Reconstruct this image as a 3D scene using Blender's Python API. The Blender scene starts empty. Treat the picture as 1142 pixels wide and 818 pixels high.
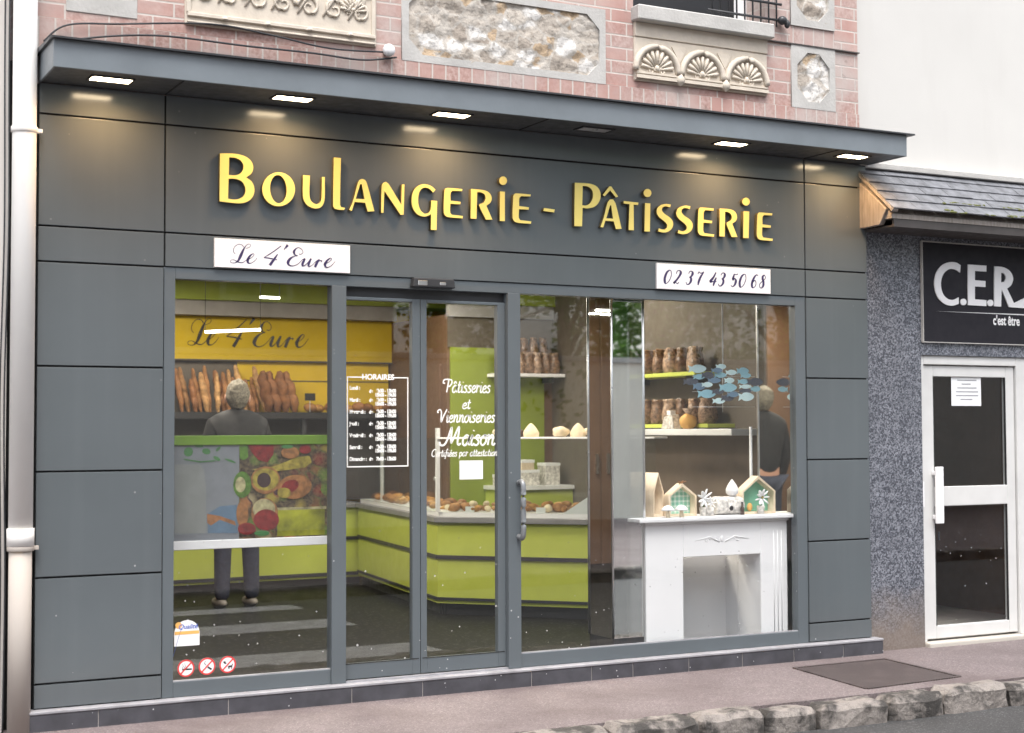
import bpy, bmesh, math, random
from mathutils import Vector, Matrix, noise
R = math.radians
random.seed(7)
scene = bpy.context.scene
COL = scene.collection

# ------------------------------------------------------------------ camera model (measured from the photograph)
FPX = 1688.13
YAW, PIT, ROL = R(27.7554), R(2.3880), R(-0.2100)
CAM = Vector((0, -8.14, 1.545))
_F = Vector((math.sin(YAW)*math.cos(PIT), math.cos(YAW)*math.cos(PIT), math.sin(PIT)))
_r = Vector((math.cos(YAW), -math.sin(YAW), 0)); _u = _r.cross(_F)
_R = _r*math.cos(ROL) + _u*math.sin(ROL); _U = -_r*math.sin(ROL) + _u*math.cos(ROL)
def at(px, py, Y):
    """point of the plane y = Y that was measured at this place of the photograph"""
    d = _F*FPX + _R*(px-571) - _U*(py-409)
    return CAM + d*((Y-CAM.y)/d.y)

# ------------------------------------------------------------------ materials
MATS = {}
def new_mat(name):
    m = bpy.data.materials.new(name); m.use_nodes = True
    nt = m.node_tree; nt.nodes.clear()
    out = nt.nodes.new('ShaderNodeOutputMaterial')
    MATS[name] = m
    return m, nt, out
def node(nt, t, ins=None, **kw):
    n = nt.nodes.new(t)
    for k, v in kw.items(): setattr(n, k, v)
    for k, v in (ins or {}).items():
        if hasattr(v, 'is_output') or v.__class__.__name__.startswith('NodeSocket'): nt.links.new(v, n.inputs[k])
        else: n.inputs[k].default_value = v
    return n
def c4(c): return (c[0], c[1], c[2], 1)
def mixc(nt, f, a, b, blend='MIX'):
    n = node(nt, 'ShaderNodeMix', data_type='RGBA', blend_type=blend)
    for i, v in ((0, f), (6, a), (7, b)):
        if v.__class__.__name__.startswith('NodeSocket'): nt.links.new(v, n.inputs[i])
        else: n.inputs[i].default_value = v if i == 0 else (c4(v) if len(v) == 3 else v)
    return n.outputs[2]
def ramp(nt, fac, a, b):
    n = node(nt, 'ShaderNodeMapRange', {'Value': fac, 'From Min': a, 'From Max': b})
    return n.outputs[0]
def math_(nt, op, a, b=None):
    n = node(nt, 'ShaderNodeMath', operation=op)
    for i, v in ((0, a), (1, b)):
        if v is None: continue
        if v.__class__.__name__.startswith('NodeSocket'): nt.links.new(v, n.inputs[i])
        else: n.inputs[i].default_value = v
    return n.outputs[0]
def pos(nt, scale=(1, 1, 1), rot=(0, 0, 0)):
    g = node(nt, 'ShaderNodeNewGeometry')
    m = node(nt, 'ShaderNodeMapping', {'Vector': g.outputs['Position'], 'Scale': scale, 'Rotation': rot})
    return m.outputs[0]
def noise_(nt, vec, scale, detail=4, rough=.55):
    return node(nt, 'ShaderNodeTexNoise', {'Vector': vec, 'Scale': scale, 'Detail': detail, 'Roughness': rough}).outputs[0]
def simple(name, col, rough=.5, metal=0, var=.12, vscale=6, bump=0, bscale=60, speck=0, spec=.5, streak=0, rand=0):
    """one principled surface with uneven tone, optional bump and splash specks"""
    m, nt, out = new_mat(name)
    v = pos(nt)
    n1 = noise_(nt, v, vscale)
    c = mixc(nt, ramp(nt, n1, .3, .7), tuple(x*(1-var) for x in col), tuple(min(1, x*(1+var)) for x in col))
    if streak:
        st = noise_(nt, pos(nt, (5, 5, .25)), 2.2, 5)
        c = mixc(nt, math_(nt, 'MULTIPLY', ramp(nt, st, .50, .75), streak), c, tuple(min(1, x*1.55+.01) for x in col))
        g0 = node(nt, 'ShaderNodeNewGeometry'); z0 = node(nt, 'ShaderNodeSeparateXYZ', {'Vector': g0.outputs['Position']}).outputs[2]
        dk = node(nt, 'ShaderNodeMapRange', {'Value': math_(nt, 'ADD', z0, math_(nt, 'MULTIPLY', noise_(nt, v, 9, 5), .5)), 'From Min': .75, 'From Max': .30, 'To Min': 0.0, 'To Max': streak}).outputs[0]
        c = mixc(nt, dk, c, (.20, .185, .17))
    if rand:
        oi = node(nt, 'ShaderNodeObjectInfo').outputs['Random']
        k = node(nt, 'ShaderNodeMapRange', {'Value': oi, 'To Min': 1-rand, 'To Max': 1+rand}).outputs[0]
        c = mixc(nt, 1.0, c, node(nt, 'ShaderNodeCombineColor', {'Red': k, 'Green': math_(nt, 'POWER', k, 1.25), 'Blue': math_(nt, 'POWER', k, 1.5)}).outputs[0], 'MULTIPLY')
    if speck:
        vo = node(nt, 'ShaderNodeTexVoronoi', {'Vector': v, 'Scale': 22.0, 'Randomness': 1.0})
        sel = node(nt, 'ShaderNodeSeparateColor', {'Color': vo.outputs['Color']})
        d = math_(nt, 'LESS_THAN', vo.outputs['Distance'], math_(nt, 'MULTIPLY', sel.outputs[1], .125))
        k = math_(nt, 'MULTIPLY', d, math_(nt, 'GREATER_THAN', sel.outputs[0], 1-speck))
        g = node(nt, 'ShaderNodeNewGeometry'); z = node(nt, 'ShaderNodeSeparateXYZ', {'Vector': g.outputs['Position']}).outputs[2]
        k = math_(nt, 'MULTIPLY', k, node(nt, 'ShaderNodeMapRange', {'Value': z, 'From Min': 0.0, 'From Max': 1.6, 'To Min': 1.0, 'To Max': .12}).outputs[0])
        c = mixc(nt, k, c, (.55, .55, .56))
    p = node(nt, 'ShaderNodeBsdfPrincipled', {'Base Color': c, 'Roughness': rough, 'Metallic': metal, 'Specular IOR Level': spec})
    n2 = noise_(nt, v, vscale*2.7, 3)
    nt.links.new(node(nt, 'ShaderNodeMapRange', {'Value': n2, 'From Min': .3, 'From Max': .7, 'To Min': max(.02, rough*.82), 'To Max': min(1, rough*1.2)}).outputs[0], p.inputs['Roughness'])
    if bump:
        b = node(nt, 'ShaderNodeBump', {'Height': noise_(nt, v, bscale, 5), 'Strength': bump, 'Distance': .01})
        nt.links.new(b.outputs[0], p.inputs['Normal'])
    nt.links.new(p.outputs[0], out.inputs[0])
    return m
def emit(name, col, s):
    m, nt, out = new_mat(name)
    e = node(nt, 'ShaderNodeEmission', {'Color': c4(col), 'Strength': s}); nt.links.new(e.outputs[0], out.inputs[0]); return m
def glass_mat(name, tint=(.982, .986, .984), base=.045, dirt=True):
    m, nt, out = new_mat(name)
    lw = node(nt, 'ShaderNodeLayerWeight', {'Blend': .5})
    p5 = math_(nt, 'POWER', lw.outputs['Facing'], 5.0)
    f = math_(nt, 'ADD', math_(nt, 'MULTIPLY', p5, 1-base), base)
    t = node(nt, 'ShaderNodeBsdfTransparent', {'Color': c4(tint)})
    g = node(nt, 'ShaderNodeBsdfGlossy', {'Color': (1, 1, 1, 1), 'Roughness': .0})
    mx = node(nt, 'ShaderNodeMixShader', {0: f, 1: t.outputs[0], 2: g.outputs[0]})
    res = mx.outputs[0]
    if dirt:   # dried drops, thicker towards the pavement
        v = pos(nt)
        vo = node(nt, 'ShaderNodeTexVoronoi', {'Vector': v, 'Scale': 20.0})
        sel = node(nt, 'ShaderNodeSeparateColor', {'Color': vo.outputs['Color']})
        d = math_(nt, 'LESS_THAN', vo.outputs['Distance'], math_(nt, 'MULTIPLY', sel.outputs[1], .125))
        k = math_(nt, 'MULTIPLY', d, math_(nt, 'GREATER_THAN', sel.outputs[0], .62))
        g2 = node(nt, 'ShaderNodeNewGeometry'); z = node(nt, 'ShaderNodeSeparateXYZ', {'Vector': g2.outputs['Position']}).outputs[2]
        k = math_(nt, 'MULTIPLY', k, node(nt, 'ShaderNodeMapRange', {'Value': z, 'From Min': .1, 'From Max': 1.1, 'To Min': .8, 'To Max': .04}).outputs[0])
        df = node(nt, 'ShaderNodeBsdfDiffuse', {'Color': (.75, .75, .75, 1)})
        res = node(nt, 'ShaderNodeMixShader', {0: k, 1: res, 2: df.outputs[0]}).outputs[0]
    nt.links.new(res, out.inputs[0])
    return m
def brick_mat(name, vertical=False):
    m, nt, out = new_mat(name)
    g = node(nt, 'ShaderNodeNewGeometry'); s = node(nt, 'ShaderNodeSeparateXYZ', {'Vector': g.outputs['Position']})
    xy = math_(nt, 'ADD', s.outputs[0], s.outputs[1])
    a, b = (s.outputs[2], xy) if vertical else (xy, s.outputs[2])
    v = node(nt, 'ShaderNodeCombineXYZ', {'X': a, 'Y': b}).outputs[0]
    p = pos(nt)
    n1 = noise_(nt, p, 3.0); n2 = noise_(nt, p, 45.0)
    ca = mixc(nt, ramp(nt, n1, .35, .65), (.41, .235, .205), (.49, .33, .29))
    cb = mixc(nt, ramp(nt, n2, .35, .65), (.33, .19, .165), (.52, .39, .35))
    br = node(nt, 'ShaderNodeTexBrick', {'Vector': v, 'Color1': ca, 'Color2': cb, 'Mortar': (.55, .50, .46, 1), 'Scale': 1.0,
        'Mortar Size': .006, 'Mortar Smooth': .3, 'Bias': -.2, 'Brick Width': .5 if vertical else .235, 'Row Height': .088 if vertical else .083})
    if vertical: br.offset = 0
    grime = mixc(nt, math_(nt, 'MULTIPLY', ramp(nt, noise_(nt, p, 1.7, 6), .42, .68), .85), br.outputs['Color'], (.47, .425, .40))
    dark = mixc(nt, math_(nt, 'MULTIPLY', ramp(nt, noise_(nt, p, 7, 6), .66, .74), .7), grime, (.16, .12, .10))
    bs = node(nt, 'ShaderNodeBsdfPrincipled', {'Base Color': dark, 'Roughness': .85})
    bp = node(nt, 'ShaderNodeBump', {'Height': math_(nt, 'ADD', math_(nt, 'MULTIPLY', br.outputs['Fac'], -1.0), math_(nt, 'MULTIPLY', n2, .4)), 'Strength': .5, 'Distance': .006})
    nt.links.new(bp.outputs[0], bs.inputs['Normal']); nt.links.new(bs.outputs[0], out.inputs[0])
    return m
def granite_mat(name):
    m, nt, out = new_mat(name)
    v = pos(nt)
    vo = node(nt, 'ShaderNodeTexVoronoi', {'Vector': v, 'Scale': 105.0})
    s = node(nt, 'ShaderNodeSeparateColor', {'Color': vo.outputs['Color']})
    n = noise_(nt, v, 130, 3)
    k = math_(nt, 'ADD', math_(nt, 'MULTIPLY', s.outputs[0], .6), math_(nt, 'MULTIPLY', n, .45))
    c = mixc(nt, ramp(nt, k, .36, .92), (.042, .047, .062), (.34, .355, .40))
    big = noise_(nt, v, 3.0)
    c = mixc(nt, ramp(nt, big, .35, .7), c, mixc(nt, .35, c, (.05, .055, .07)))
    g = node(nt, 'ShaderNodeNewGeometry'); z = node(nt, 'ShaderNodeSeparateXYZ', {'Vector': g.outputs['Position']}).outputs[2]
    zz = math_(nt, 'ADD', z, math_(nt, 'MULTIPLY', noise_(nt, v, 6), .35))
    c = mixc(nt, node(nt, 'ShaderNodeMapRange', {'Value': zz, 'From Min': .62, 'From Max': .28, 'To Min': 0.0, 'To Max': .8}).outputs[0], c, (.21, .17, .14))
    p = node(nt, 'ShaderNodeBsdfPrincipled', {'Base Color': c, 'Roughness': .42})
    nt.links.new(p.outputs[0], out.inputs[0])
    return m
def ground_mat(name, a, b, s1, s2, rough=.8, fleck=None, stain=(.12, .09, .08), bump=.4, spec=.4):
    m, nt, out = new_mat(name)
    v = pos(nt)
    vo = node(nt, 'ShaderNodeTexVoronoi', {'Vector': v, 'Scale': s2})
    s = node(nt, 'ShaderNodeSeparateColor', {'Color': vo.outputs['Color']})
    c = mixc(nt, s.outputs[0], a, b)
    if fleck: c = mixc(nt, math_(nt, 'GREATER_THAN', s.outputs[1], .93), c, fleck)
    c = mixc(nt, math_(nt, 'MULTIPLY', ramp(nt, noise_(nt, v, s1, 7), .44, .72), .75), c, stain)
    c = mixc(nt, math_(nt, 'MULTIPLY', ramp(nt, noise_(nt, v, s1*3.1, 5), .55, .8), .35), c, tuple(min(1, x*1.3) for x in b))
    p = node(nt, 'ShaderNodeBsdfPrincipled', {'Base Color': c, 'Roughness': rough, 'Specular IOR Level': spec})
    bp = node(nt, 'ShaderNodeBump', {'Height': noise_(nt, v, s2, 3), 'Strength': bump, 'Distance': .006})
    nt.links.new(bp.outputs[0], p.inputs['Normal']); nt.links.new(p.outputs[0], out.inputs[0])
    return m
def kerb_mat(name):
    m, nt, out = new_mat(name)
    v = pos(nt)
    c = mixc(nt, ramp(nt, noise_(nt, v, 14, 8, .7), .3, .7), (.12, .107, .098), (.32, .285, .255))
    c = mixc(nt, ramp(nt, noise_(nt, v, 130, 3), .35, .7), c, (.30, .27, .25))
    c = mixc(nt, math_(nt, 'MULTIPLY', ramp(nt, noise_(nt, v, 5.5, 7, .65), .45, .57), .9), c, (.028, .026, .024))
    p = node(nt, 'ShaderNodeBsdfPrincipled', {'Base Color': c, 'Roughness': .75})
    bp = node(nt, 'ShaderNodeBump', {'Height': noise_(nt, v, 22, 8, .7), 'Strength': .9, 'Distance': .02})
    nt.links.new(bp.outputs[0], p.inputs['Normal']); nt.links.new(p.outputs[0], out.inputs[0])
    return m
def fruit_mat(name):
    m, nt, out = new_mat(name)
    v = pos(nt)
    wv = node(nt, 'ShaderNodeVectorMath', {0: v, 1: node(nt, 'ShaderNodeCombineXYZ', {'X': math_(nt, 'MULTIPLY', noise_(nt, v, 12), .06), 'Z': math_(nt, 'MULTIPLY', noise_(nt, v, 15), .06)}).outputs[0]}, operation='ADD').outputs[0]
    vo = node(nt, 'ShaderNodeTexVoronoi', {'Vector': wv, 'Scale': 12.0, 'Smoothness': .35}, feature='SMOOTH_F1')
    s = node(nt, 'ShaderNodeSeparateColor', {'Color': vo.outputs['Color']})
    cr = node(nt, 'ShaderNodeValToRGB', {'Fac': s.outputs[0]}); e = cr.color_ramp; e.interpolation = 'CONSTANT'
    e.elements[0].color = (.16, .015, .012, 1); e.elements[1].position = .28; e.elements[1].color = (.09, .17, .02, 1)
    for p, c in ((.45, (.28, .22, .03, 1)), (.62, (.26, .10, .03, 1)), (.78, (.05, .015, .04, 1)), (.88, (.30, .26, .14, 1))):
        k = e.elements.new(p); k.color = c
    c = mixc(nt, ramp(nt, vo.outputs['Distance'], .25, .62), cr.outputs[0], (.03, .02, .015))
    c = mixc(nt, math_(nt, 'MULTIPLY', ramp(nt, noise_(nt, v, 60, 4), .4, .7), .35), c, (.33, .25, .12))
    p = node(nt, 'ShaderNodeBsdfPrincipled', {'Base Color': c, 'Roughness': .6}); nt.links.new(p.outputs[0], out.inputs[0])
    return m
def rubble_mat(name):
    m, nt, out = new_mat(name)
    p = pos(nt)
    w = noise_(nt, p, 9, 3)
    wv = node(nt, 'ShaderNodeVectorMath', {0: p, 1: node(nt, 'ShaderNodeCombineXYZ', {'X': math_(nt, 'MULTIPLY', w, .10), 'Z': math_(nt, 'MULTIPLY', noise_(nt, p, 11), .08)}).outputs[0]}, operation='ADD').outputs[0]
    sc = node(nt, 'ShaderNodeMapping', {'Vector': wv, 'Scale': (1, 1, 1.5)}).outputs[0]
    vo = node(nt, 'ShaderNodeTexVoronoi', {'Vector': sc, 'Scale': 7.5})
    s = node(nt, 'ShaderNodeSeparateColor', {'Color': vo.outputs['Color']})
    c = mixc(nt, s.outputs[0], (.33, .285, .24), (.50, .455, .40))
    c = mixc(nt, math_(nt, 'GREATER_THAN', s.outputs[1], .80), c, (.45, .34, .23))
    c = mixc(nt, math_(nt, 'GREATER_THAN', s.outputs[2], .86), c, (.66, .64, .61))
    c = mixc(nt, math_(nt, 'MULTIPLY', ramp(nt, noise_(nt, p, 26, 6), .55, .66), .65), c, (.20, .17, .14))
    e = node(nt, 'ShaderNodeTexVoronoi', {'Vector': sc, 'Scale': 7.5}, feature='DISTANCE_TO_EDGE')
    c = mixc(nt, ramp(nt, e.outputs['Distance'], .10, .03), c, (.47, .435, .39))
    b = node(nt, 'ShaderNodeBsdfPrincipled', {'Base Color': c, 'Roughness': .9})
    bp = node(nt, 'ShaderNodeBump', {'Height': noise_(nt, p, 40, 6), 'Strength': .8, 'Distance': .012})
    nt.links.new(bp.outputs[0], b.inputs['Normal']); nt.links.new(b.outputs[0], out.inputs[0])
    return m
def tread_mat(name):
    m, nt, out = new_mat(name)
    p = pos(nt, (1, 1, 1), (0, 0, R(45)))
    ch = node(nt, 'ShaderNodeTexChecker', {'Vector': p, 'Scale': 62.0}).outputs['Fac']
    n = noise_(nt, pos(nt), 7, 5)
    c = mixc(nt, ch, (.035, .028, .027), (.125, .10, .098))
    c = mixc(nt, math_(nt, 'MULTIPLY', ramp(nt, n, .5, .75), .35), c, (.17, .14, .135))
    b = node(nt, 'ShaderNodeBsdfPrincipled', {'Base Color': c, 'Roughness': .55, 'Metallic': .3})
    bp = node(nt, 'ShaderNodeBump', {'Height': ch, 'Strength': .6, 'Distance': .004})
    nt.links.new(bp.outputs[0], b.inputs['Normal']); nt.links.new(b.outputs[0], out.inputs[0])
    return m
def gingham_mat(name):
    m, nt, out = new_mat(name)
    p = pos(nt); s = node(nt, 'ShaderNodeSeparateXYZ', {'Vector': p})
    def band(o): return math_(nt, 'GREATER_THAN', math_(nt, 'SINE', math_(nt, 'MULTIPLY', o, 190.0)), 0.35)
    k = math_(nt, 'MULTIPLY', math_(nt, 'ADD', band(s.outputs[0]), band(s.outputs[2])), .45)
    c = mixc(nt, k, (.22, .55, .40), (.80, .88, .83))
    b = node(nt, 'ShaderNodeBsdfPrincipled', {'Base Color': c, 'Roughness': .8}); nt.links.new(b.outputs[0], out.inputs[0])
    return m
def leaf_mat(name):
    m, nt, out = new_mat(name)
    v = pos(nt)
    c = mixc(nt, ramp(nt, noise_(nt, v, 1.6), .3, .7), (.06, .15, .03), (.15, .28, .07))
    a = node(nt, 'ShaderNodeBsdfDiffuse', {'Color': c}); b = node(nt, 'ShaderNodeBsdfTranslucent', {'Color': c})
    mx = node(nt, 'ShaderNodeMixShader', {0: .4, 1: a.outputs[0], 2: b.outputs[0]}); nt.links.new(mx.outputs[0], out.inputs[0])
    return m
def wood_mat(name, a, b):
    m, nt, out = new_mat(name)
    v = pos(nt, (6, 6, 1))
    c = mixc(nt, ramp(nt, noise_(nt, v, 9, 5), .3, .7), a, b)
    p = node(nt, 'ShaderNodeBsdfPrincipled', {'Base Color': c, 'Roughness': .6}); nt.links.new(p.outputs[0], out.inputs[0])
    return m
def plaster_mat(name, col, streak=.25, dirt=(.3, .27, .24)):
    m, nt, out = new_mat(name)
    a = noise_(nt, pos(nt, (2.2, 2.2, .35)), 3, 6); b = noise_(nt, pos(nt), 1.2, 3)
    c = mixc(nt, math_(nt, 'MULTIPLY', ramp(nt, a, .55, .8), streak), col, dirt)
    c = mixc(nt, ramp(nt, b, .3, .8), c, tuple(x*.92 for x in col))
    p = node(nt, 'ShaderNodeBsdfPrincipled', {'Base Color': c, 'Roughness': .85})
    bp = node(nt, 'ShaderNodeBump', {'Height': noise_(nt, pos(nt), 90, 3), 'Strength': .15, 'Distance': .004})
    nt.links.new(bp.outputs[0], p.inputs['Normal']); nt.links.new(p.outputs[0], out.inputs[0])
    return m

M = dict(
    clad=simple('grey_cladding_paint', (.104, .120, .130), .17, 0, .07, 1.2, bump=.05, bscale=1.6, speck=.08, streak=.09),
    frame=simple('grey_frame_paint', (.104, .122, .134), .36, 0, .04, 2, speck=.3),
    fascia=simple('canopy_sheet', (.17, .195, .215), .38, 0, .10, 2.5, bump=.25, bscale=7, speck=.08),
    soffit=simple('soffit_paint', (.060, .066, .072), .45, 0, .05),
    handle=simple('grey_handle', (.22, .235, .25), .3, .3, .04),
    gap=simple('dark_joint', (.012, .013, .014), .8),
    dark=simple('dark_metal', (.03, .032, .036), .45),
    glass=glass_mat('shop_glass'),
    cglass=glass_mat('case_glass', (.95, .97, .96), .03, False),
    yellow=simple('sign_yellow', (.93, .78, .22), .38, 0, .03),
    edge=simple('sign_edge_shade', (.10, .085, .04), .5, 0, .05),  # dark brown for the letter sides, their shade put into the colour
    white=simple('white_plastic', (.82, .82, .83), .5, 0, .02),
    board=simple('white_board', (.80, .80, .82), .45, 0, .015),
    ink=simple('violet_ink', (.035, .025, .10), .6, 0, .1),
    vinyl=simple('white_vinyl', (.85, .85, .82), .5, 0, .02),
    black=simple('black_paint', (.012, .012, .014), .4),
    brick=brick_mat('pink_brick'), soldier=brick_mat('soldier_brick', True),
    stone=simple('pale_dressed_stone', (.46, .45, .43), .85, 0, .12, 5, bump=.3, bscale=50),
    relief=simple('cream_terracotta', (.60, .535, .45), .8, 0, .10, 9, bump=.2, bscale=40),
    rubble=rubble_mat('millstone_rubble'),
    cream=plaster_mat('cream_render', (.60, .59, .565), .10),
    grime=plaster_mat('stained_render', (.62, .59, .56), .5),
    pvc=plaster_mat('aged_white_pvc', (.80, .79, .77), .18, (.42, .38, .34)),
    iron=plaster_mat('aged_grey_pipe', (.46, .42, .38), .6, (.22, .18, .15)),
    granite=granite_mat('blue_grey_granite'),
    slate=simple('slate_tile', (.155, .16, .175), .55, 0, .35, 14, bump=.4, bscale=30),
    moss=simple('moss', (.12, .13, .04), .95, 0, .3, 30),
    timber=wood_mat('weathered_timber', (.20, .172, .15), (.34, .305, .275)),
    brownboard=simple('dark_brown_board', (.060, .053, .050), .6),
    signblack=simple('sign_black', (.018, .017, .022), .55, 0, .05, spec=.2),
    alu=simple('white_door_paint', (.62, .62, .61), .4, 0, .05, speck=.05),
    tile=simple('plinth_tile', (.060, .060, .070), .5, 0, .25, 9, speck=.5),
    tiletop=simple('plinth_top', (.30, .30, .32), .6, 0, .2, 9, speck=.4),
    grout=simple('grout', (.35, .33, .32), .9),
    pave=ground_mat('pink_asphalt', (.115, .095, .096), (.205, .172, .174), 1.3, 140, .75, (.26, .225, .225), (.09, .068, .068)),
    road=ground_mat('asphalt', (.035, .035, .036), (.075, .075, .077), .9, 120, .7, (.16, .16, .16), (.03, .03, .03)),
    kerb=kerb_mat('old_kerb_granite'),
    paint=simple('road_paint', (.62, .62, .61), .7, 0, .25, 8),
    tread=tread_mat('tread_plate'),
    step=plaster_mat('worn_step_stone', (.50, .47, .42), .5),
    floor=ground_mat('dark_terrazzo', (.006, .006, .006), (.013, .013, .013), .8, 60, .5, (.05, .05, .05), (.008, .008, .008), .02, .06),
    lime=simple('lime_laminate', (.50, .57, .10), .42, 0, .04),
    limed=simple('olive_lime_paint', (.24, .30, .03), .6, 0, .05),
    railgreen=simple('rail_green', (.13, .24, .02), .5, 0, .05),
    ywall=simple('mustard_wall', (.66, .45, .008), .7, 0, .06),
    olive=simple('header_mustard', (.54, .38, .01), .7, 0, .05),
    taupe=simple('taupe_wall', (.115, .096, .076), .75, 0, .08),
    warmpanel=simple('warm_brown_panel', (.23, .175, .135), .7, 0, .12, 3),
    brown=simple('brown_wall', (.15, .085, .05), .6, 0, .1),
    greyb=simple('grey_bulkhead', (.30, .29, .28), .8),
    ceil=simple('ceiling_white', (.75, .74, .72), .9),
    slab=simple('grey_worktop', (.22, .22, .23), .4),
    whitep=simple('white_lacquer', (.86, .86, .87), .4, 0, .015),
    lamp=emit('lamp_warm', (1, .78, .50), 13), tube=emit('lamp_tube', (1, .95, .85), 6),
    off=simple('lens_off', (.40, .42, .44), .3),
    mirror=simple('mirror_silver', (.90, .92, .90), .015, 1, .0),
    chrome=simple('brushed_aluminium', (.62, .63, .64), .32, 1, .05),
    whitemetal=simple('white_metal', (.78, .79, .80), .35, 0, .03),
    crust=simple('bread_crust', (.30, .135, .045), .7, 0, .35, 22, bump=.4, bscale=40, rand=0.35),
    crustl=simple('pale_crust', (.42, .23, .09), .7, 0, .45, 26, bump=.5, bscale=45, rand=0.35),
    crustd=simple('dark_crust', (.26, .11, .04), .7, 0, .35, 22, bump=.4, bscale=40, rand=0.35),
    gold=simple('golden_pastry', (.48, .24, .06), .5, 0, .4, 30, rand=0.35),
    bag=simple('bread_bag_film', (.26, .165, .105), .22, 0, .7, 42, bump=.5, bscale=30, rand=0.55),
    cake=simple('pale_meringue', (.72, .60, .42), .7, 0, .15, 20),
    choc=simple('chocolate', (.06, .03, .02), .4),
    pine=wood_mat('pale_pine', (.66, .52, .36), (.80, .67, .50)),
    mint=simple('mint_card', (.20, .50, .34), .8, 0, .05), ging=gingham_mat('mint_gingham'),
    birch=simple('birch_bark', (.62, .59, .55), .8, 0, .5, 40),
    orange=simple('orange_card', (.75, .42, .12), .7), leafg=simple('leaf_green', (.05, .16, .05), .6),
    fish1=simple('fish_pale', (.56, .74, .75), .5, 0, .05), fish2=simple('fish_sky', (.27, .50, .58), .5, 0, .05),
    fish3=simple('fish_steel', (.13, .22, .31), .5, 0, .05), fish4=simple('fish_slate', (.065, .075, .10), .5, 0, .05),
    red=simple('prohibition_red', (.62, .05, .05), .5), blue=simple('logo_blue', (.06, .12, .45), .5),
    paper=simple('paper', (.80, .81, .82), .8, 0, .02), greytext=simple('grey_print', (.30, .31, .33), .8),
    leaf=leaf_mat('foliage'), bark=simple('bark', (.10, .08, .06), .9, bump=.6),
    hair=simple('grey_hair', (.20, .18, .145), .8, 0, .55, 70, bump=.5, bscale=120), skin=simple('skin', (.55, .31, .23), .55),
    jacket=simple('black_cloth', (.014, .014, .017), .85), jeans=simple('navy_denim', (.030, .036, .065), .85, 0, .2, 30),
    shoe=simple('grey_shoe', (.22, .20, .19), .6), garden=plaster_mat('pale_garden_wall', (.82, .79, .70), .3),
    pgrey=simple('poster_pale_grey', (0.168, 0.181, 0.197), .6, 0, .10, 9), pjar=simple('poster_jar', (0.197, 0.21, 0.202), .6, 0, .10, 9),
    pblue=simple('poster_blue', (0.092, 0.151, 0.218), .6, 0, .2, 12), pfruit=fruit_mat('printed_fruit_mix'), pleaf=simple('printed_lime_leaves', (.24, .25, .015), .6, 0, .6, 9), pdark=simple('poster_dark', (.05, .025, .025), .6, 0, .5, 10),
    pred=simple('poster_red', (0.168, 0.013, 0.013), .6, 0, .45, 30), pgreen=simple('poster_kiwi', (0.071, 0.151, 0.021), .6, 0, .45, 30),
    pyel=simple('poster_yellow', (0.26, 0.21, 0.034), .6, 0, .45, 30), ppeach=simple('poster_peach', (0.252, 0.113, 0.038), .6, 0, .45, 30),
    pcream=simple('poster_cream', (0.302, 0.277, 0.147), .6, 0, .45, 30),
)

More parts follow.
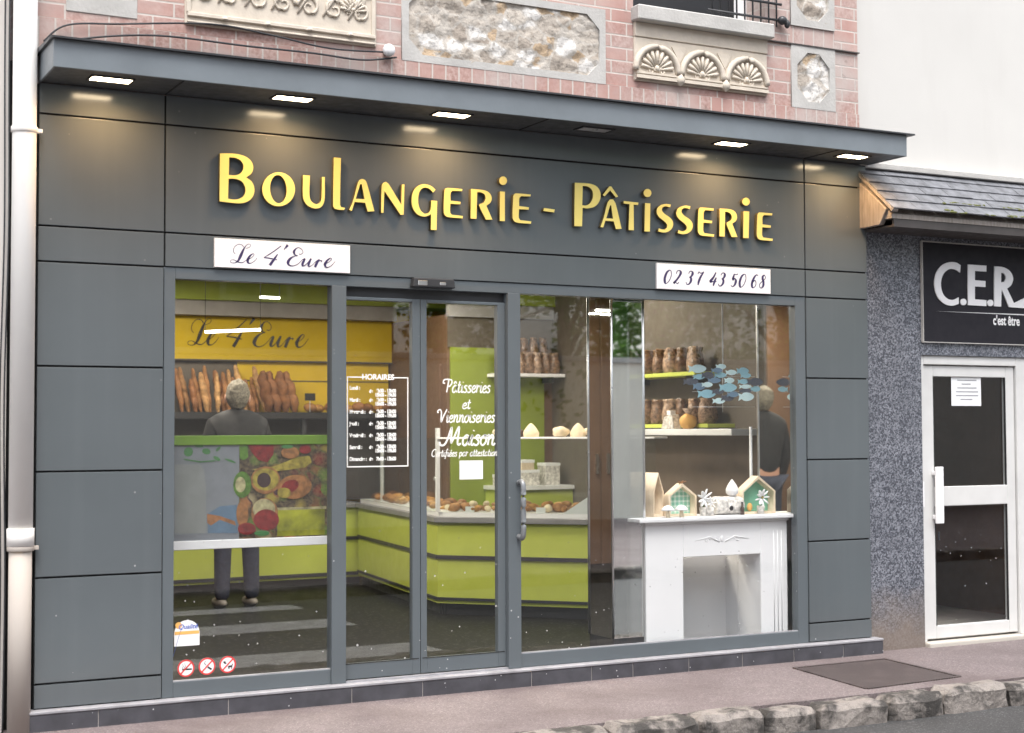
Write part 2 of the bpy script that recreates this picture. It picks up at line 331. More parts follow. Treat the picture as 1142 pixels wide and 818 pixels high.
# ------------------------------------------------------------------ mesh building
ORG = {}
def tag(o, label=None, cat=None, group=None, kind=None):
    if label: o['label'] = label
    if cat: o['category'] = cat
    if group: o['group'] = group
    if kind: o['kind'] = kind
    return o
def thing(name, loc, label, cat, group=None):
    o = bpy.data.objects.new(name, None); COL.objects.link(o); o.location = loc
    o.empty_display_size = .1
    ORG[o] = Vector(loc); return tag(o, label, cat, group)
class MB:
    def __init__(s): s.bm = bmesh.new(); s.smooth = []
    def box(s, x0, x1, y0, y1, z0, z1, rz=0, c=None):
        vs = [s.bm.verts.new((x, y, z)) for x in (x0, x1) for y in (y0, y1) for z in (z0, z1)]
        for f in ((0, 1, 3, 2), (4, 6, 7, 5), (0, 4, 5, 1), (2, 3, 7, 6), (0, 2, 6, 4), (1, 5, 7, 3)):
            s.bm.faces.new([vs[i] for i in f])
        if rz:
            m = Matrix.Rotation(rz, 3, 'Z'); c = Vector(c or ((x0+x1)/2, (y0+y1)/2, 0))
            for v in vs: v.co = c + m @ (v.co - c)
        return s
    def bar(s, a, b, w, h, up=(0, 0, 1)):
        a, b = Vector(a), Vector(b); d = (b-a).normalized(); up = Vector(up)
        sd = d.cross(up).normalized(); up = sd.cross(d)
        r = [[s.bm.verts.new(p + sd*i*w/2 + up*j*h/2) for i, j in ((-1, -1), (1, -1), (1, 1), (-1, 1))] for p in (a, b)]
        s.bm.faces.new(r[0][::-1]); s.bm.faces.new(r[1])
        for i in range(4): s.bm.faces.new((r[0][i], r[0][(i+1) % 4], r[1][(i+1) % 4], r[1][i]))
        return s
    def tube(s, pts, r, n=8, cap=True):
        pts = [Vector(p) for p in pts]; rr = r if isinstance(r, (list, tuple)) else [r]*len(pts)
        rings = []; ref = None
        for i, p in enumerate(pts):
            t = (pts[min(i+1, len(pts)-1)] - pts[max(i-1, 0)]).normalized()
            if ref is None: ref = Vector((0, 0, 1)) if abs(t.z) < .9 else Vector((1, 0, 0))
            u = t.cross(ref)
            if u.length < 1e-6: u = t.orthogonal()
            u.normalize(); v = t.cross(u).normalized(); ref = u.cross(t)*-1 if False else ref
            rings.append([s.bm.verts.new(p + (u*math.cos(k*2*math.pi/n) + v*math.sin(k*2*math.pi/n))*rr[i]) for k in range(n)])
        fs = []
        for a, b in zip(rings, rings[1:]):
            for k in range(n): fs.append(s.bm.faces.new((a[k], a[(k+1) % n], b[(k+1) % n], b[k])))
        for f in fs: f.smooth = True
        if cap: s.bm.faces.new(rings[0][::-1]); s.bm.faces.new(rings[-1])
        return s
    def ell(s, c, r, seg=16, ring=10, rot=None, fn=None):
        c = Vector(c); m = rot or Matrix.Identity(3)
        res = bmesh.ops.create_uvsphere(s.bm, u_segments=seg, v_segments=ring, radius=1)
        for v in res['verts']:
            q = Vector((v.co.x*r[0], v.co.y*r[1], v.co.z*r[2]))
            if fn: q = fn(q)
            v.co = c + m @ q
            for f in v.link_faces: f.smooth = True
        return s
    def lathe(s, prof, c, n=20, ax='Z'):
        c = Vector(c); rings = []
        for r, h in prof:
            ring = []
            for k in range(n):
                a = 2*math.pi*k/n
                ring.append(s.bm.verts.new(c + (Vector((r*math.cos(a), r*math.sin(a), h)) if ax == 'Z' else Vector((h, r*math.cos(a), r*math.sin(a))))))
            rings.append(ring)
        for a, b in zip(rings, rings[1:]):
            for k in range(n):
                f = s.bm.faces.new((a[k], a[(k+1) % n], b[(k+1) % n], b[k])); f.smooth = True
        s.bm.faces.new(rings[0][::-1]); s.bm.faces.new(rings[-1])
        return s
    def prism(s, pts, d):
        """polygon of 3-D points pushed along d"""
        d = Vector(d); a = [s.bm.verts.new(p) for p in pts]; b = [s.bm.verts.new(Vector(p)+d) for p in pts]
        n = len(a); s.bm.faces.new(a); s.bm.faces.new(b[::-1])
        for i in range(n): s.bm.faces.new((a[(i+1) % n], a[i], b[i], b[(i+1) % n]))
        return s
    def quad(s, *p): s.bm.faces.new([s.bm.verts.new(q) for q in p]); return s
    def mesh(s, name, mat, org, bevel=0, seg=1):
        bm = s.bm
        bmesh.ops.recalc_face_normals(bm, faces=bm.faces)
        if bevel:
            es = [e for e in bm.edges if len(e.link_faces) == 2 and e.calc_face_angle(0) > R(30)]
            bmesh.ops.bevel(bm, geom=es, offset=bevel, segments=seg, profile=.6, affect='EDGES', clamp_overlap=True)
        for v in bm.verts: v.co -= org
        me = bpy.data.meshes.new(name); bm.to_mesh(me); bm.free()
        me.materials.append(mat); return me
    def build(s, name, mat, parent=None, bevel=0, seg=1, org=None):
        if isinstance(mat, str): mat = M[mat]
        if parent is not None: org = ORG[parent]
        elif org is None:
            cs = [v.co for v in s.bm.verts]
            org = Vector(((min(c.x for c in cs)+max(c.x for c in cs))/2, (min(c.y for c in cs)+max(c.y for c in cs))/2, min(c.z for c in cs)))
        org = Vector(org)
        o = bpy.data.objects.new(name, s.mesh(name, mat, org, bevel, seg)); COL.objects.link(o)
        ORG[o] = org
        if parent is not None: o.parent = parent
        else: o.location = org
        return o
def struct(name, mb, mat, bevel=0):
    return tag(mb.build(name, mat, None, bevel, org=(0, 0, 0)), kind='structure')
def kids(o): return [c for c in bpy.data.objects if c.parent == o]
def copy_tree(o, parent=None):
    c = o.copy(); COL.objects.link(c)
    if parent: c.parent = parent
    for ch in kids(o): copy_tree(ch, c)
    return c
def wobble(o, amp, scale):
    for v in o.data.vertices:
        w = v.co + o.location
        v.co += Vector((noise.noise(w*scale), noise.noise(w*scale+Vector((9, 0, 0))), noise.noise(w*scale+Vector((0, 9, 0)))))*amp
def smooth(o):
    for p in o.data.polygons: p.use_smooth = True
    return o

def curve_outline(pts, closed=True, n=6, ang=48):
    """smooth a traced outline, keeping its real corners"""
    P = [Vector((p[0], p[1], 0)) for p in pts]; N = len(P); out = []
    def tan(i):
        a, b, c = P[(i-1) % N], P[i], P[(i+1) % N]
        if not closed and i in (0, N-1): return None
        if (b-a).length < 1e-9 or (c-b).length < 1e-9: return None
        if (b-a).angle(c-b) > R(ang): return None
        return (c-a)
    for i in range(N if closed else N-1):
        p0, p1 = P[i], P[(i+1) % N]; L = (p1-p0)
        t0, t1 = tan(i), tan((i+1) % N)
        t0 = L if t0 is None else t0.normalized()*L.length
        t1 = L if t1 is None else t1.normalized()*L.length
        k = n if (t0-L).length + (t1-L).length > 1e-6 else 1
        for j in range(k):
            t = j/k; h = (2*t**3-3*t*t+1, t**3-2*t*t+t, -2*t**3+3*t*t, t**3-t*t)
            out.append(p0*h[0] + t0*h[1] + p1*h[2] + t1*h[3])
    if not closed: out.append(P[-1])
    return out
def filled(name, loops, Y, depth, mat, parent=None, bevel=0, org=None):
    """flat shape with holes in the x-z plane, front face at y = Y, pushed back by depth"""
    cu = bpy.data.curves.new(name, 'CURVE'); cu.dimensions = '2D'; cu.fill_mode = 'BOTH'
    cu.extrude = depth/2; cu.bevel_depth = bevel; cu.bevel_resolution = 1
    if bevel: cu.offset = -bevel
    for lp in loops:
        sp = cu.splines.new('POLY'); sp.points.add(len(lp)-1); sp.use_cyclic_u = True
        for p, q in zip(sp.points, lp): p.co = (q[0], q[1], 0, 1)
    return _curve_obj(name, cu, Y + depth/2, mat, parent, org)
def _curve_obj(name, cu, Yc, mat, parent, org):
    tmp = bpy.data.objects.new('tmp', cu); COL.objects.link(tmp)
    bpy.context.view_layer.update()
    me = bpy.data.meshes.new_from_object(tmp.evaluated_get(bpy.context.evaluated_depsgraph_get()))
    bpy.data.objects.remove(tmp)
    me.name = name
    vs = [Vector((v.co.x, Yc - v.co.z, v.co.y)) for v in me.vertices]
    if parent is not None: o_ = ORG[parent]
    elif org is not None: o_ = Vector(org)
    else: o_ = Vector(((min(v.x for v in vs)+max(v.x for v in vs))/2, Yc, min(v.z for v in vs)))
    for v, q in zip(me.vertices, vs): v.co = q - o_
    me.materials.clear(); me.materials.append(M[mat])
    o = bpy.data.objects.new(name, me); COL.objects.link(o); ORG[o] = o_
    if parent is not None: o.parent = parent
    else: o.location = o_
    return o
def text(name, body, x, z, size, Y, mat, parent=None, bold=0, align='LEFT', shear=0, depth=.001, sx=1):
    cu = bpy.data.curves.new(name, 'FONT'); cu.body = body; cu.size = size; cu.align_x = align; cu.shear = shear
    cu.offset = bold; cu.extrude = depth/2
    tmp = bpy.data.objects.new('tmp', cu); COL.objects.link(tmp); bpy.context.view_layer.update()
    me = bpy.data.meshes.new_from_object(tmp.evaluated_get(bpy.context.evaluated_depsgraph_get()))
    bpy.data.objects.remove(tmp)
    o_ = ORG[parent] if parent is not None else Vector((x, Y, z))
    for v in me.vertices: v.co = Vector((x + v.co.x*sx, Y + depth/2 - v.co.z, z + v.co.y)) - o_
    me.materials.clear(); me.materials.append(M[mat]); me.name = name
    o = bpy.data.objects.new(name, me); COL.objects.link(o); ORG[o] = o_
    if parent is not None: o.parent = parent
    else: o.location = o_
    return o
def crom(pts, n=8):
    out = []; N = len(pts); P = [Vector(p) for p in pts]
    for i in range(N-1):
        a, b, c, d = P[max(i-1, 0)], P[i], P[i+1], P[min(i+2, N-1)]
        for j in range(n):
            t = j/n
            out.append(.5*((2*b) + (c-a)*t + (2*a-5*b+4*c-d)*t*t + (3*b-a-3*c+d)*t**3))
    out.append(P[-1]); return out
def pen(mb, strokes, Y, depth=.001):
    """pen strokes: lists of (x, z, width); a flat ribbon with thickness"""
    dz = 0
    for st in strokes:
        q = crom(st, 7); dz += .00012
        L, Rr = [], []
        for i, p in enumerate(q):
            t = q[min(i+1, len(q)-1)] - q[max(i-1, 0)]; n = Vector((-t.y, t.x, 0))
            if n.length < 1e-9: n = Vector((0, 1, 0))
            n.normalize(); w = max(p.z, 1e-4)/2
            L.append((p.x+n.x*w, p.y+n.y*w)); Rr.append((p.x-n.x*w, p.y-n.y*w))
        y0 = Y - dz
        fa = [(mb.bm.verts.new((a[0], y0, a[1])), mb.bm.verts.new((b[0], y0, b[1]))) for a, b in zip(L, Rr)]
        for (a, b), (c, d) in zip(fa, fa[1:]): mb.bm.faces.new((a, b, d, c))
    return mb
def nib(strokes, thin, thick):
    """add copperplate width: heavy on down strokes"""
    out = []
    for st in strokes:
        o = []
        for i, p in enumerate(st):
            a, b = st[max(i-1, 0)], st[min(i+1, len(st)-1)]
            dx, dy = b[0]-a[0], b[1]-a[1]; l = math.hypot(dx, dy) or 1
            k = max(0, -dy/l)**2
            if i in (0, len(st)-1): k *= .3
            o.append((p[0], p[1], thin + (thick-thin)*k))
        out.append(o)
    return out

# ------------------------------------------------------------------ SETTING: ground, road, sky
XA, XB = -30, 45
struct('pavement', MB().box(XA, XB, -1.24, .35, -.35, 0), 'pave')
mb = MB(); x = XA; kr = random.Random(3)
while x < XB:
    w = kr.uniform(.32, .62) if 2 < x < 10 else 3
    h = kr.uniform(-.014, .010); j = kr.uniform(-.03, .025)
    mb.box(x+.008, x+w-.008, -1.43+j, -1.236, -.33, .004+h, kr.uniform(-.03, .03) if w < 1 else 0); x += w
kb = struct('kerb', mb, 'kerb', .032)
bm = bmesh.new(); bm.from_mesh(kb.data)
bmesh.ops.subdivide_edges(bm, edges=[e for e in bm.edges if e.calc_length() > .12 and 1.9 < e.verts[0].co.x < 10.5], cuts=4, use_grid_fill=True)
for v in bm.verts:
    if 1.9 < v.co.x < 10.5: v.co += Vector((noise.noise(v.co*9), noise.noise(v.co*7+Vector((5, 0, 0))), noise.noise(v.co*8+Vector((0, 7, 0)))))*.022
bm.to_mesh(kb.data); bm.free()
struct('kerb_bed', MB().box(XA, XB, -1.33, -1.22, -.5, -.035), 'road')
struct('road', MB().box(XA, XB, -6.1, -1.40, -.5, -.13), 'road')
mb = MB()
for a, b in ((-2.76, -2.2), (-4.52, -3.96), (-5.72, -5.35)):
    mb.quad((1.6, a, -.126), (4.92, a, -.126), (4.92, b, -.126), (1.6, b, -.126))
struct('crosswalk_marking', mb, 'paint')
struct('opposite_kerb', MB().box(XA, XB, -6.28, -6.1, -.5, .0), 'kerb', .02)
struct('opposite_pavement', MB().box(XA, XB, -40, -6.28, -.5, -.004), 'pave')

# across the street: pale wall and trees that the glass and the mirrors show
g = thing('garden_wall', (12, -14.2, 0), 'long pale rendered wall across the street seen in the mirrored column', 'wall')
MB().box(-14, 38, -14.4, -14.2, -.1, 2.7).build('wall', 'garden', g)
MB().box(-14.05, 38.05, -14.46, -14.14, 2.7, 2.8).build('coping', 'stone', g, .01)
def tree(x, y, h, s):
    t = thing('leafy_tree', (x, y, 0), 'leafy green street tree behind the pale wall across the street', 'tree', 'trees behind the wall across the street')
    rr = random.Random(s); mb = MB()
    mb.tube([(x, y, -.1), (x+.05, y, h*.25), (x-.05, y+.05, h*.5), (x+.1, y, h*.8)], [.2, .16, .11, .03], 9)
    cl = []
    for k in range(20):
        a = rr.uniform(0, 6.28); z = rr.uniform(.28, 1)*h; r = rr.uniform(.2, 1)*h*.33*(1.15 - abs(z/h-.6)*1.2)
        p = Vector((x+r*math.cos(a), y+r*math.sin(a), z)); cl.append((p, rr.uniform(.5, .95)))
        if k % 2: mb.tube([(x, y, z*.65), (Vector((x, y, z*.75))+p)/2, p], [.06, .04, .012], 6)
    mb.build('trunk', 'bark', t)
    cb = MB()
    for p, r in cl:
        for _ in range(230):
            d = Vector((rr.gauss(0, 1), rr.gauss(0, 1), rr.gauss(0, 1))).normalized()*r*rr.uniform(.35, 1)**.6
            q = p+d; u = Vector((rr.gauss(0, 1), rr.gauss(0, 1), rr.gauss(0, .6))).normalized()*rr.uniform(.05, .10); v = u.orthogonal().normalized()*u.length*.6
            cb.quad(q-u, q-v, q+u, q+v)
    cb.build('crown', 'leaf', t)
for i, (x, y, h) in enumerate([(11.4, -16.2, 7.6), (13.6, -15.6, 7), (16.0, -16.1, 8.2), (18.7, -15.8, 7.4), (22.5, -16.4, 8.4)]): tree(x, y, h, i+11)

oh_ = thing('opposite_house', (1.5, -16, 0), 'plain brown rendered house across the street reflected in the left window', 'building')
MB().box(-9, 10, -22, -15, -.1, 9).build('wall', 'brown', oh_)
for k in range(6):
    for zz in (3.6, 6.4):
        f = MB().box(-7+k*2.8, -5.8+k*2.8, -15.02, -14.96, zz, zz+1.7).build('window', 'greyb', oh_)
        MB().box(-6.9+k*2.8, -5.9+k*2.8, -14.97, -14.95, zz+.1, zz+1.6).build('pane', 'dark', f)
MB().prism([(-9.4, -14.6, 9), (-9.4, -22.4, 9), (-9.4, -18.5, 11.5)], (19.8, 0, 0)).build('roof', 'slate', oh_)

# ------------------------------------------------------------------ BUILDING: brick and stone upper front
bd = thing('brick_building', (4.2, .1, 0), 'pink brick and stone old building above the grey bakery front', 'building')
def bx(name, mat, a, bevel=0): return MB().box(*a).build(name, mat, bd, bevel)
bx('soldier_course', 'soldier', (1.40, 7.045, .02, .3, 3.38, 3.735))
# piers between the panels (z 3.735..4.2), stretcher bond
for x0, x1 in ((1.40, 1.62), (2.0, 2.26), (3.40, 3.565), (4.975, 5.19), (6.245, 6.455), (6.835, 7.045)):
    bx('brick_pier', 'brick', (x0, x1, .03, .3, 3.735, 4.72))
bx('pale_quoin', 'stone', (1.62, 2.0, .025, .3, 3.785, 4.72), .004)
bx('brick_filling', 'brick', (1.62, 2.0, .031, .3, 3.735, 3.785))
bx('brick_filling', 'brick', (2.26, 3.40, .03, .3, 3.735, 3.79))
bx('brick_filling', 'brick', (5.19, 6.245, .03, .3, 3.735, 3.785))
bx('soldier_course', 'soldier', (6.455, 6.835, .03, .3, 4.172, 4.30))
bx('brick_filling', 'brick', (3.565, 4.975, .03, .3, 4.215, 4.72))
bx('string_course', 'brownboard', (6.25, 7.05, .012, .03, 4.166, 4.174))
bx('backing_wall', 'brick', (1.40, 7.05, .3, .5, 3.0, 6.5))
for x0, x1 in ((1.40, 2.26), (3.40, 5.19), (6.245, 7.045)): bx('brick_wall', 'brick', (x0, x1, .03, .3, 4.72, 6.5))
def relief_base(x0, x1, z0, z1, name='relief_panel'):
    return MB().box(x0, x1, .012, .3, z0, z1).build(name, 'relief', bd, .006)
def curl(mb, cx, cz, r, turns, a0, sgn, tr, Y):
    pts = []
    for k in range(26):
        t = k/25; a = a0 + sgn*turns*6.283*t; rr = r*(1-t*.86)
        pts.append((cx+rr*math.cos(a), Y, cz+rr*math.sin(a)))
    mb.tube(pts, [tr*(1-.45*k/25) for k in range(26)], 6)
def shell(mb, cx, cz, r, Y):
    for k in range(9):
        a = math.pi*(k+.5)/9; d = Vector((math.cos(a), 0, math.sin(a)))
        mb.tube([Vector((cx, Y, cz+.01))+d*r*.18, Vector((cx, Y-.006, cz+.01))+d*r*.6, Vector((cx, Y-.002, cz+.01))+d*r*.92], [r*.035, r*.085, r*.10], 8)
    mb.ell((cx, Y, cz+.02), (r*.14, .02, r*.16), 10, 8)
    curl(mb, cx-r*.3, cz-.0, r*.2, 1.1, 0, 1, r*.06, Y); curl(mb, cx+r*.3, cz-.0, r*.2, 1.1, math.pi, -1, r*.06, Y)
# left relief: scrolling leaves
rp = relief_base(2.26, 3.40, 3.79, 4.72)
mb = MB()
for k in range(7):
    cx = 2.36+k*.155; s = 1 if k % 2 else -1
    curl(mb, cx, 3.975, .07, 1.4, 0 if s > 0 else math.pi, s, .011, .008)
    curl(mb, cx+.05, 4.13, .075, 1.4, math.pi/2, -s, .011, .008)
    mb.tube([(cx-.07, .008, 3.93), (cx, .004, 4.05), (cx+.08, .008, 4.16)], [.006, .012, .006], 6)
    mb.ell((cx+.02, .008, 4.05), (.02, .012, .035), 8, 6)
    curl(mb, cx, 4.36, .08, 1.4, 0, s, .012, .008)
shell(mb, 3.25, 3.97, .09, .008)
mb.build('scroll_carving', 'relief', rp)
mb = MB().box(2.27, 3.39, -.004, .013, 3.835, 3.858).box(2.27, 3.39, .0, .013, 3.80, 3.812)
mb.box(2.265, 2.29, .0, .013, 3.858, 4.7).box(3.365, 3.39, .0, .013, 3.858, 4.7)
for k in range(4): mb.lathe([(.0, 0), (.022, .004), (.016, .02)], (2.48+k*.25, .0, 3.83), 10)
mb.build('moulding', 'relief', rp, .003)
# right relief: three shells in arches
rp = relief_base(5.19, 6.245, 3.785, 4.07)
for cx in (5.355, 5.71, 6.07):
    mb = MB(); shell(mb, cx, 3.855, .135, .01); mb.build('shell_carving', 'relief', rp)
mb = MB()
for cx in (5.355, 5.71, 6.07):
    mb.tube([(cx+.165*math.cos(a), .004, 3.85+.165*math.sin(a)) for a in [math.pi*k/20 for k in range(21)]], .021, 8)
mb.box(5.195, 6.24, -.008, .013, 3.80, 3.822).box(5.195, 6.24, -.004, .013, 3.83, 3.842)
for cx in (5.53, 5.89): mb.lathe([(.0, -.05), (.03, -.03), (.03, 0), (.012, .03)], (cx, .0, 3.825), 12)
for cx in (5.53, 5.89): mb.prism([(cx-.06, .004, 4.03), (cx+.06, .004, 4.03), (cx, .004, 3.93)], (0, .01, 0))
mb.build('arch_moulding', 'relief', rp)
MB().box(5.19, 6.245, .004, .3, 4.07, 4.165).build('frieze_block', 'relief', rp, .004)
bx('window_sill', 'stone', (5.175, 6.26, -.06, .32, 4.165, 4.262), .008)
# window above the sill with a black rail
w = MB().box(5.19, 6.245, .24, .3, 4.262, 6.3).build('window_recess', 'white', bd)
MB().box(5.3, 6.13, .225, .24, 4.33, 6.2).build('pane', 'black', w)
mb = MB()
for zz in (4.31, 4.42, 4.60): mb.tube([(5.75, .0, zz), (6.36, .0, zz)], .009, 6)
for k in range(9): mb.tube([(5.79+k*.066, .0, 4.263), (5.79+k*.066, .0, 4.62)], .006, 6)
mb.ell((6.36, -.01, 4.31), (.035, .03, .03)).ell((6.40, -.01, 4.29), (.02, .02, .03))
mb.build('window_rail', 'dark', bd)
# rubble stone panels with pale chamfered frames
def rubble(x0, x1, z0, z1, m):
    c = .09
    f = MB()
    outer = [(x0, z0), (x1, z0), (x1, z1), (x0, z1)]
    inn = [(x0+m+c, z0+m), (x1-m-c, z0+m), (x1-m, z0+m+c), (x1-m, z1-m-c), (x1-m-c, z1-m), (x0+m+c, z1-m), (x0+m, z1-m-c), (x0+m, z0+m+c)]
    fr = filled('stone_panel', [outer, inn], .018, .28, 'stone', bd)
    mb = MB(); nx, nz = int((x1-x0)/.022), int((z1-z0)/.022); g = []
    for i in range(nx+1):
        row = []
        for j in range(nz+1):
            X = x0+m*.5+(x1-x0-m)*i/nx; Z = z0+m*.5+(z1-z0-m)*j/nz
            p = Vector((X*7+noise.noise(Vector((X*9, 0, Z*9)))*.6, 3.1, Z*10.5))
            dd = noise.voronoi(p)[0]; e = min(.5, dd[1]-dd[0])
            row.append(mb.bm.verts.new((X,   .035 - .028*e - .012*noise.noise(Vector((X*30, 1, Z*30))), Z)))
        g.append(row)
    for i in range(nx):
        for j in range(nz): mb.bm.faces.new((g[i][j], g[i+1][j], g[i+1][j+1], g[i][j+1]))
    smooth(mb.build('rubble_stone', 'rubble', fr))
rubble(3.565, 4.975, 3.735, 4.215, .045)
rubble(6.455, 6.835, 3.735, 4.172, .05)
rubble(6.455, 6.835, 4.30, 4.78, .05)
# moss tufts and crumbs on the ledge above the canopy
mb = MB(); rr = random.Random(5)
for k in range(60):
    X = rr.choice([rr.uniform(1.5, 7), rr.gauss(5.85, .12), rr.gauss(3.9, .3), rr.gauss(1.9, .2)])
    mb.ell((X, -.02+rr.uniform(-.02, .03), 3.548+rr.uniform(0, .01)), (rr.uniform(.012, .05), .02, rr.uniform(.006, .02)), 7, 5)
tag(mb.build('debris', 'moss'), kind='stuff')

# small white knob and cables on the brick
k = thing('junction_box', (3.47, .0, 3.77), 'small round white junction cap holding a cable on the brick', 'junction cap')
MB().ell((3.465, -.02, 3.772), (.038, .03, .038)).build('cap', 'whitep', k)
MB().tube([(3.465, .03, 3.772), (3.465, -.01, 3.772)], .022, 10).build('base', 'stone', k)
def cable(pts, r, label):
    tag(MB().tube([tuple(p) for p in crom(pts, 8)], r, 6).build('cable', 'dark'), label, 'cable')
cable([(1.5, .0, 3.60), (1.62, -.005, 3.70), (1.9, -.005, 3.74), (2.4, -.008, 3.80), (2.75, -.006, 3.78), (3.1, -.006, 3.745), (3.46, -.0, 3.765)], .0055, 'black cable looping along the brick up to the white junction cap')
cable([(1.52, .0, 3.56), (1.7, -.008, 3.635), (2.1, -.008, 3.70), (2.6, -.01, 3.70), (3.0, -.008, 3.705), (3.3, -.006, 3.70), (3.52, -.004, 3.74)], .006, 'lower black cable sagging along the soldier bricks above canopy')

# ------------------------------------------------------------------ SHOPFRONT
sf = thing('bakery_shopfront', (4.28, 0, 0), 'dark grey panelled bakery shopfront with glazed sliding entrance', 'shopfront')
XL, X1, X2, XR = 1.478, 2.150, 6.537, 7.083
H = [3.217, 2.625, 2.437, 1.887, 1.334, .783, .234]
G = .005
def panel(x0, x1, z0, z1, y=0.0): MB().box(x0+G, x1-G, y, y+.03, z0+G, z1-G).build('cladding_panel', 'clad', sf, .0025, 2)
for x0, x1 in ((XL, X1), (X1, X2), (X2, XR)):
    panel(x0, x1, H[0], 3.384); panel(x0, x1, H[1], H[0]); panel(x0, x1, H[2], H[1])
for x0, x1 in ((XL, X1), (X2, XR)):
    zs = H[2:] + [.105]
    for a, b in zip(zs, zs[1:]): panel(x0, x1, b, a)
mb = MB().box(XL+.002, XR-.002, .022, .1, 2.437, 3.40).box(XL+.002, X1-.002, .022, .1, .1, 2.437).box(X2+.002, XR-.002, .022, .1, .1, 2.437)
mb.build('substructure', 'gap', sf)
# plinth of dark tiles
pl = MB().box(1.44, 7.125, -.055, .10, -.05, .088).build('plinth', 'grout', sf)
x = 1.44; mb = MB()
for w in [.36, .70, .72, .44, .72, .42, .30, .42, .42, .42, .42, .345]:
    mb.box(x+.003, min(x+w-.003, 7.122), -.060, -.053, -.04, .086); x += w
mb.box(7.122, 7.128, -.058, .05, -.04, .086)
mb.build('tile', 'tile', pl, .0015)
MB().box(1.44, 7.13, -.064, .03, .0885, .104).build('coping', 'tiletop', pl, .003)
# frame
f0, f1 = .008, .075
mb = MB()
mb.box(X1, 2.212, f0, f1, .105, 2.437).box(6.4526, X2, f0, f1, .105, 2.437)
mb.box(2.212, 6.4526, f0, f1, 2.3755, 2.437)
mb.box(2.212, 3.118, f0, f1, .105, .1876).box(4.339, 6.4526, f0, f1, .105, .1876)
mb.box(3.118, 3.206, f0-.012, f1, .105, 2.3755).box(4.253, 4.339, f0-.014, f1+.02, .105, 2.3755)
fr = mb.build('window_frame', 'frame', sf, .003, 2)
for x0, x1 in ((2.212, 3.118), (4.339, 6.4526)):
    MB().box(x0, x1, f0+.006, f0+.02, .1876, .194).build('glazing_bead', 'tiletop', fr)
MB().box(3.206, 4.253, .05, .09, 2.318, 2.3755).build('transom', 'dark', fr)
MB().box(3.206, 4.253, .0, .09, .1, .113).build('threshold', 'tiletop', fr)
for x0, x1, z0, z1 in ((2.210, 3.120, .186, 2.377), (4.337, 6.4546, .186, 2.377)):
    MB().box(x0, x1, .030, .036, z0, z1).build('window_pane', 'glass', sf)
# sliding doors
def sliding(x0, x1, s0, s1, y):
    d = MB().box(x0, x0+s0, y, y+.045, .118, 2.318).box(x1-s1, x1, y, y+.045, .118, 2.318)
    d.box(x0+s0, x1-s1, y, y+.045, .118, .205).box(x0+s0, x1-s1, y, y+.045, 2.300, 2.318)
    d = d.build('sliding_door', 'frame', sf, .003, 2)
    MB().box(x0+s0-.002, x1-s1+.002, y+.02, y+.026, .203, 2.302).build('pane', 'glass', d)
    MB().box(x0+.01, x1-.01, y-.002, y, .205, .2095).build('weather_strip', 'gap', d)
sliding(3.207, 3.684, .006, .050, .028)
sliding(3.688, 4.252, .040, .052, .030)
mb = MB().tube([tuple(p) for p in crom([(4.322, -.006, 1.222), (4.322, -.05, 1.228), (4.322, -.068, 1.19), (4.322, -.068, 1.06), (4.322, -.068, .93), (4.322, -.05, .892), (4.322, -.006, .898)], 6)], .0165, 10)
mb.build('handle', 'handle', sf)
se = MB().prism([(3.605, -.045, 2.385), (3.885, -.045, 2.385), (3.875, -.045, 2.44), (3.615, -.045, 2.44)], (0, .05, 0)).build('door_sensor', 'dark', sf, .008, 2)
MB().box(3.64, 3.70, -.049, -.043, 2.395, 2.425).build('lens', 'chrome', se, .004)
MB().box(3.78, 3.82, -.049, -.043, 2.40, 2.418).build('lens', 'chrome', se, .004)
# canopy
cz0, cz1 = 3.384, 3.523
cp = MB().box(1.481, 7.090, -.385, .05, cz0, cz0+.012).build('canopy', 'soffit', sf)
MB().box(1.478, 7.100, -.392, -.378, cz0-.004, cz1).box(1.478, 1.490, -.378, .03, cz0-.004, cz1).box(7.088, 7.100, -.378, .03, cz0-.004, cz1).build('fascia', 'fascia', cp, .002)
MB().prism([(1.462, -.418, cz1), (1.462, -.418, cz1+.010), (1.462, .04, cz1+.03), (1.462, .04, cz1)], (5.690, 0, 0)).build('cap', 'dark', cp)
for X in (2.15, 4.34, 6.537): MB().box(X-.004, X+.004, -.377, -.001, cz0-.0035, cz0+.002).build('joint', 'gap', cp)

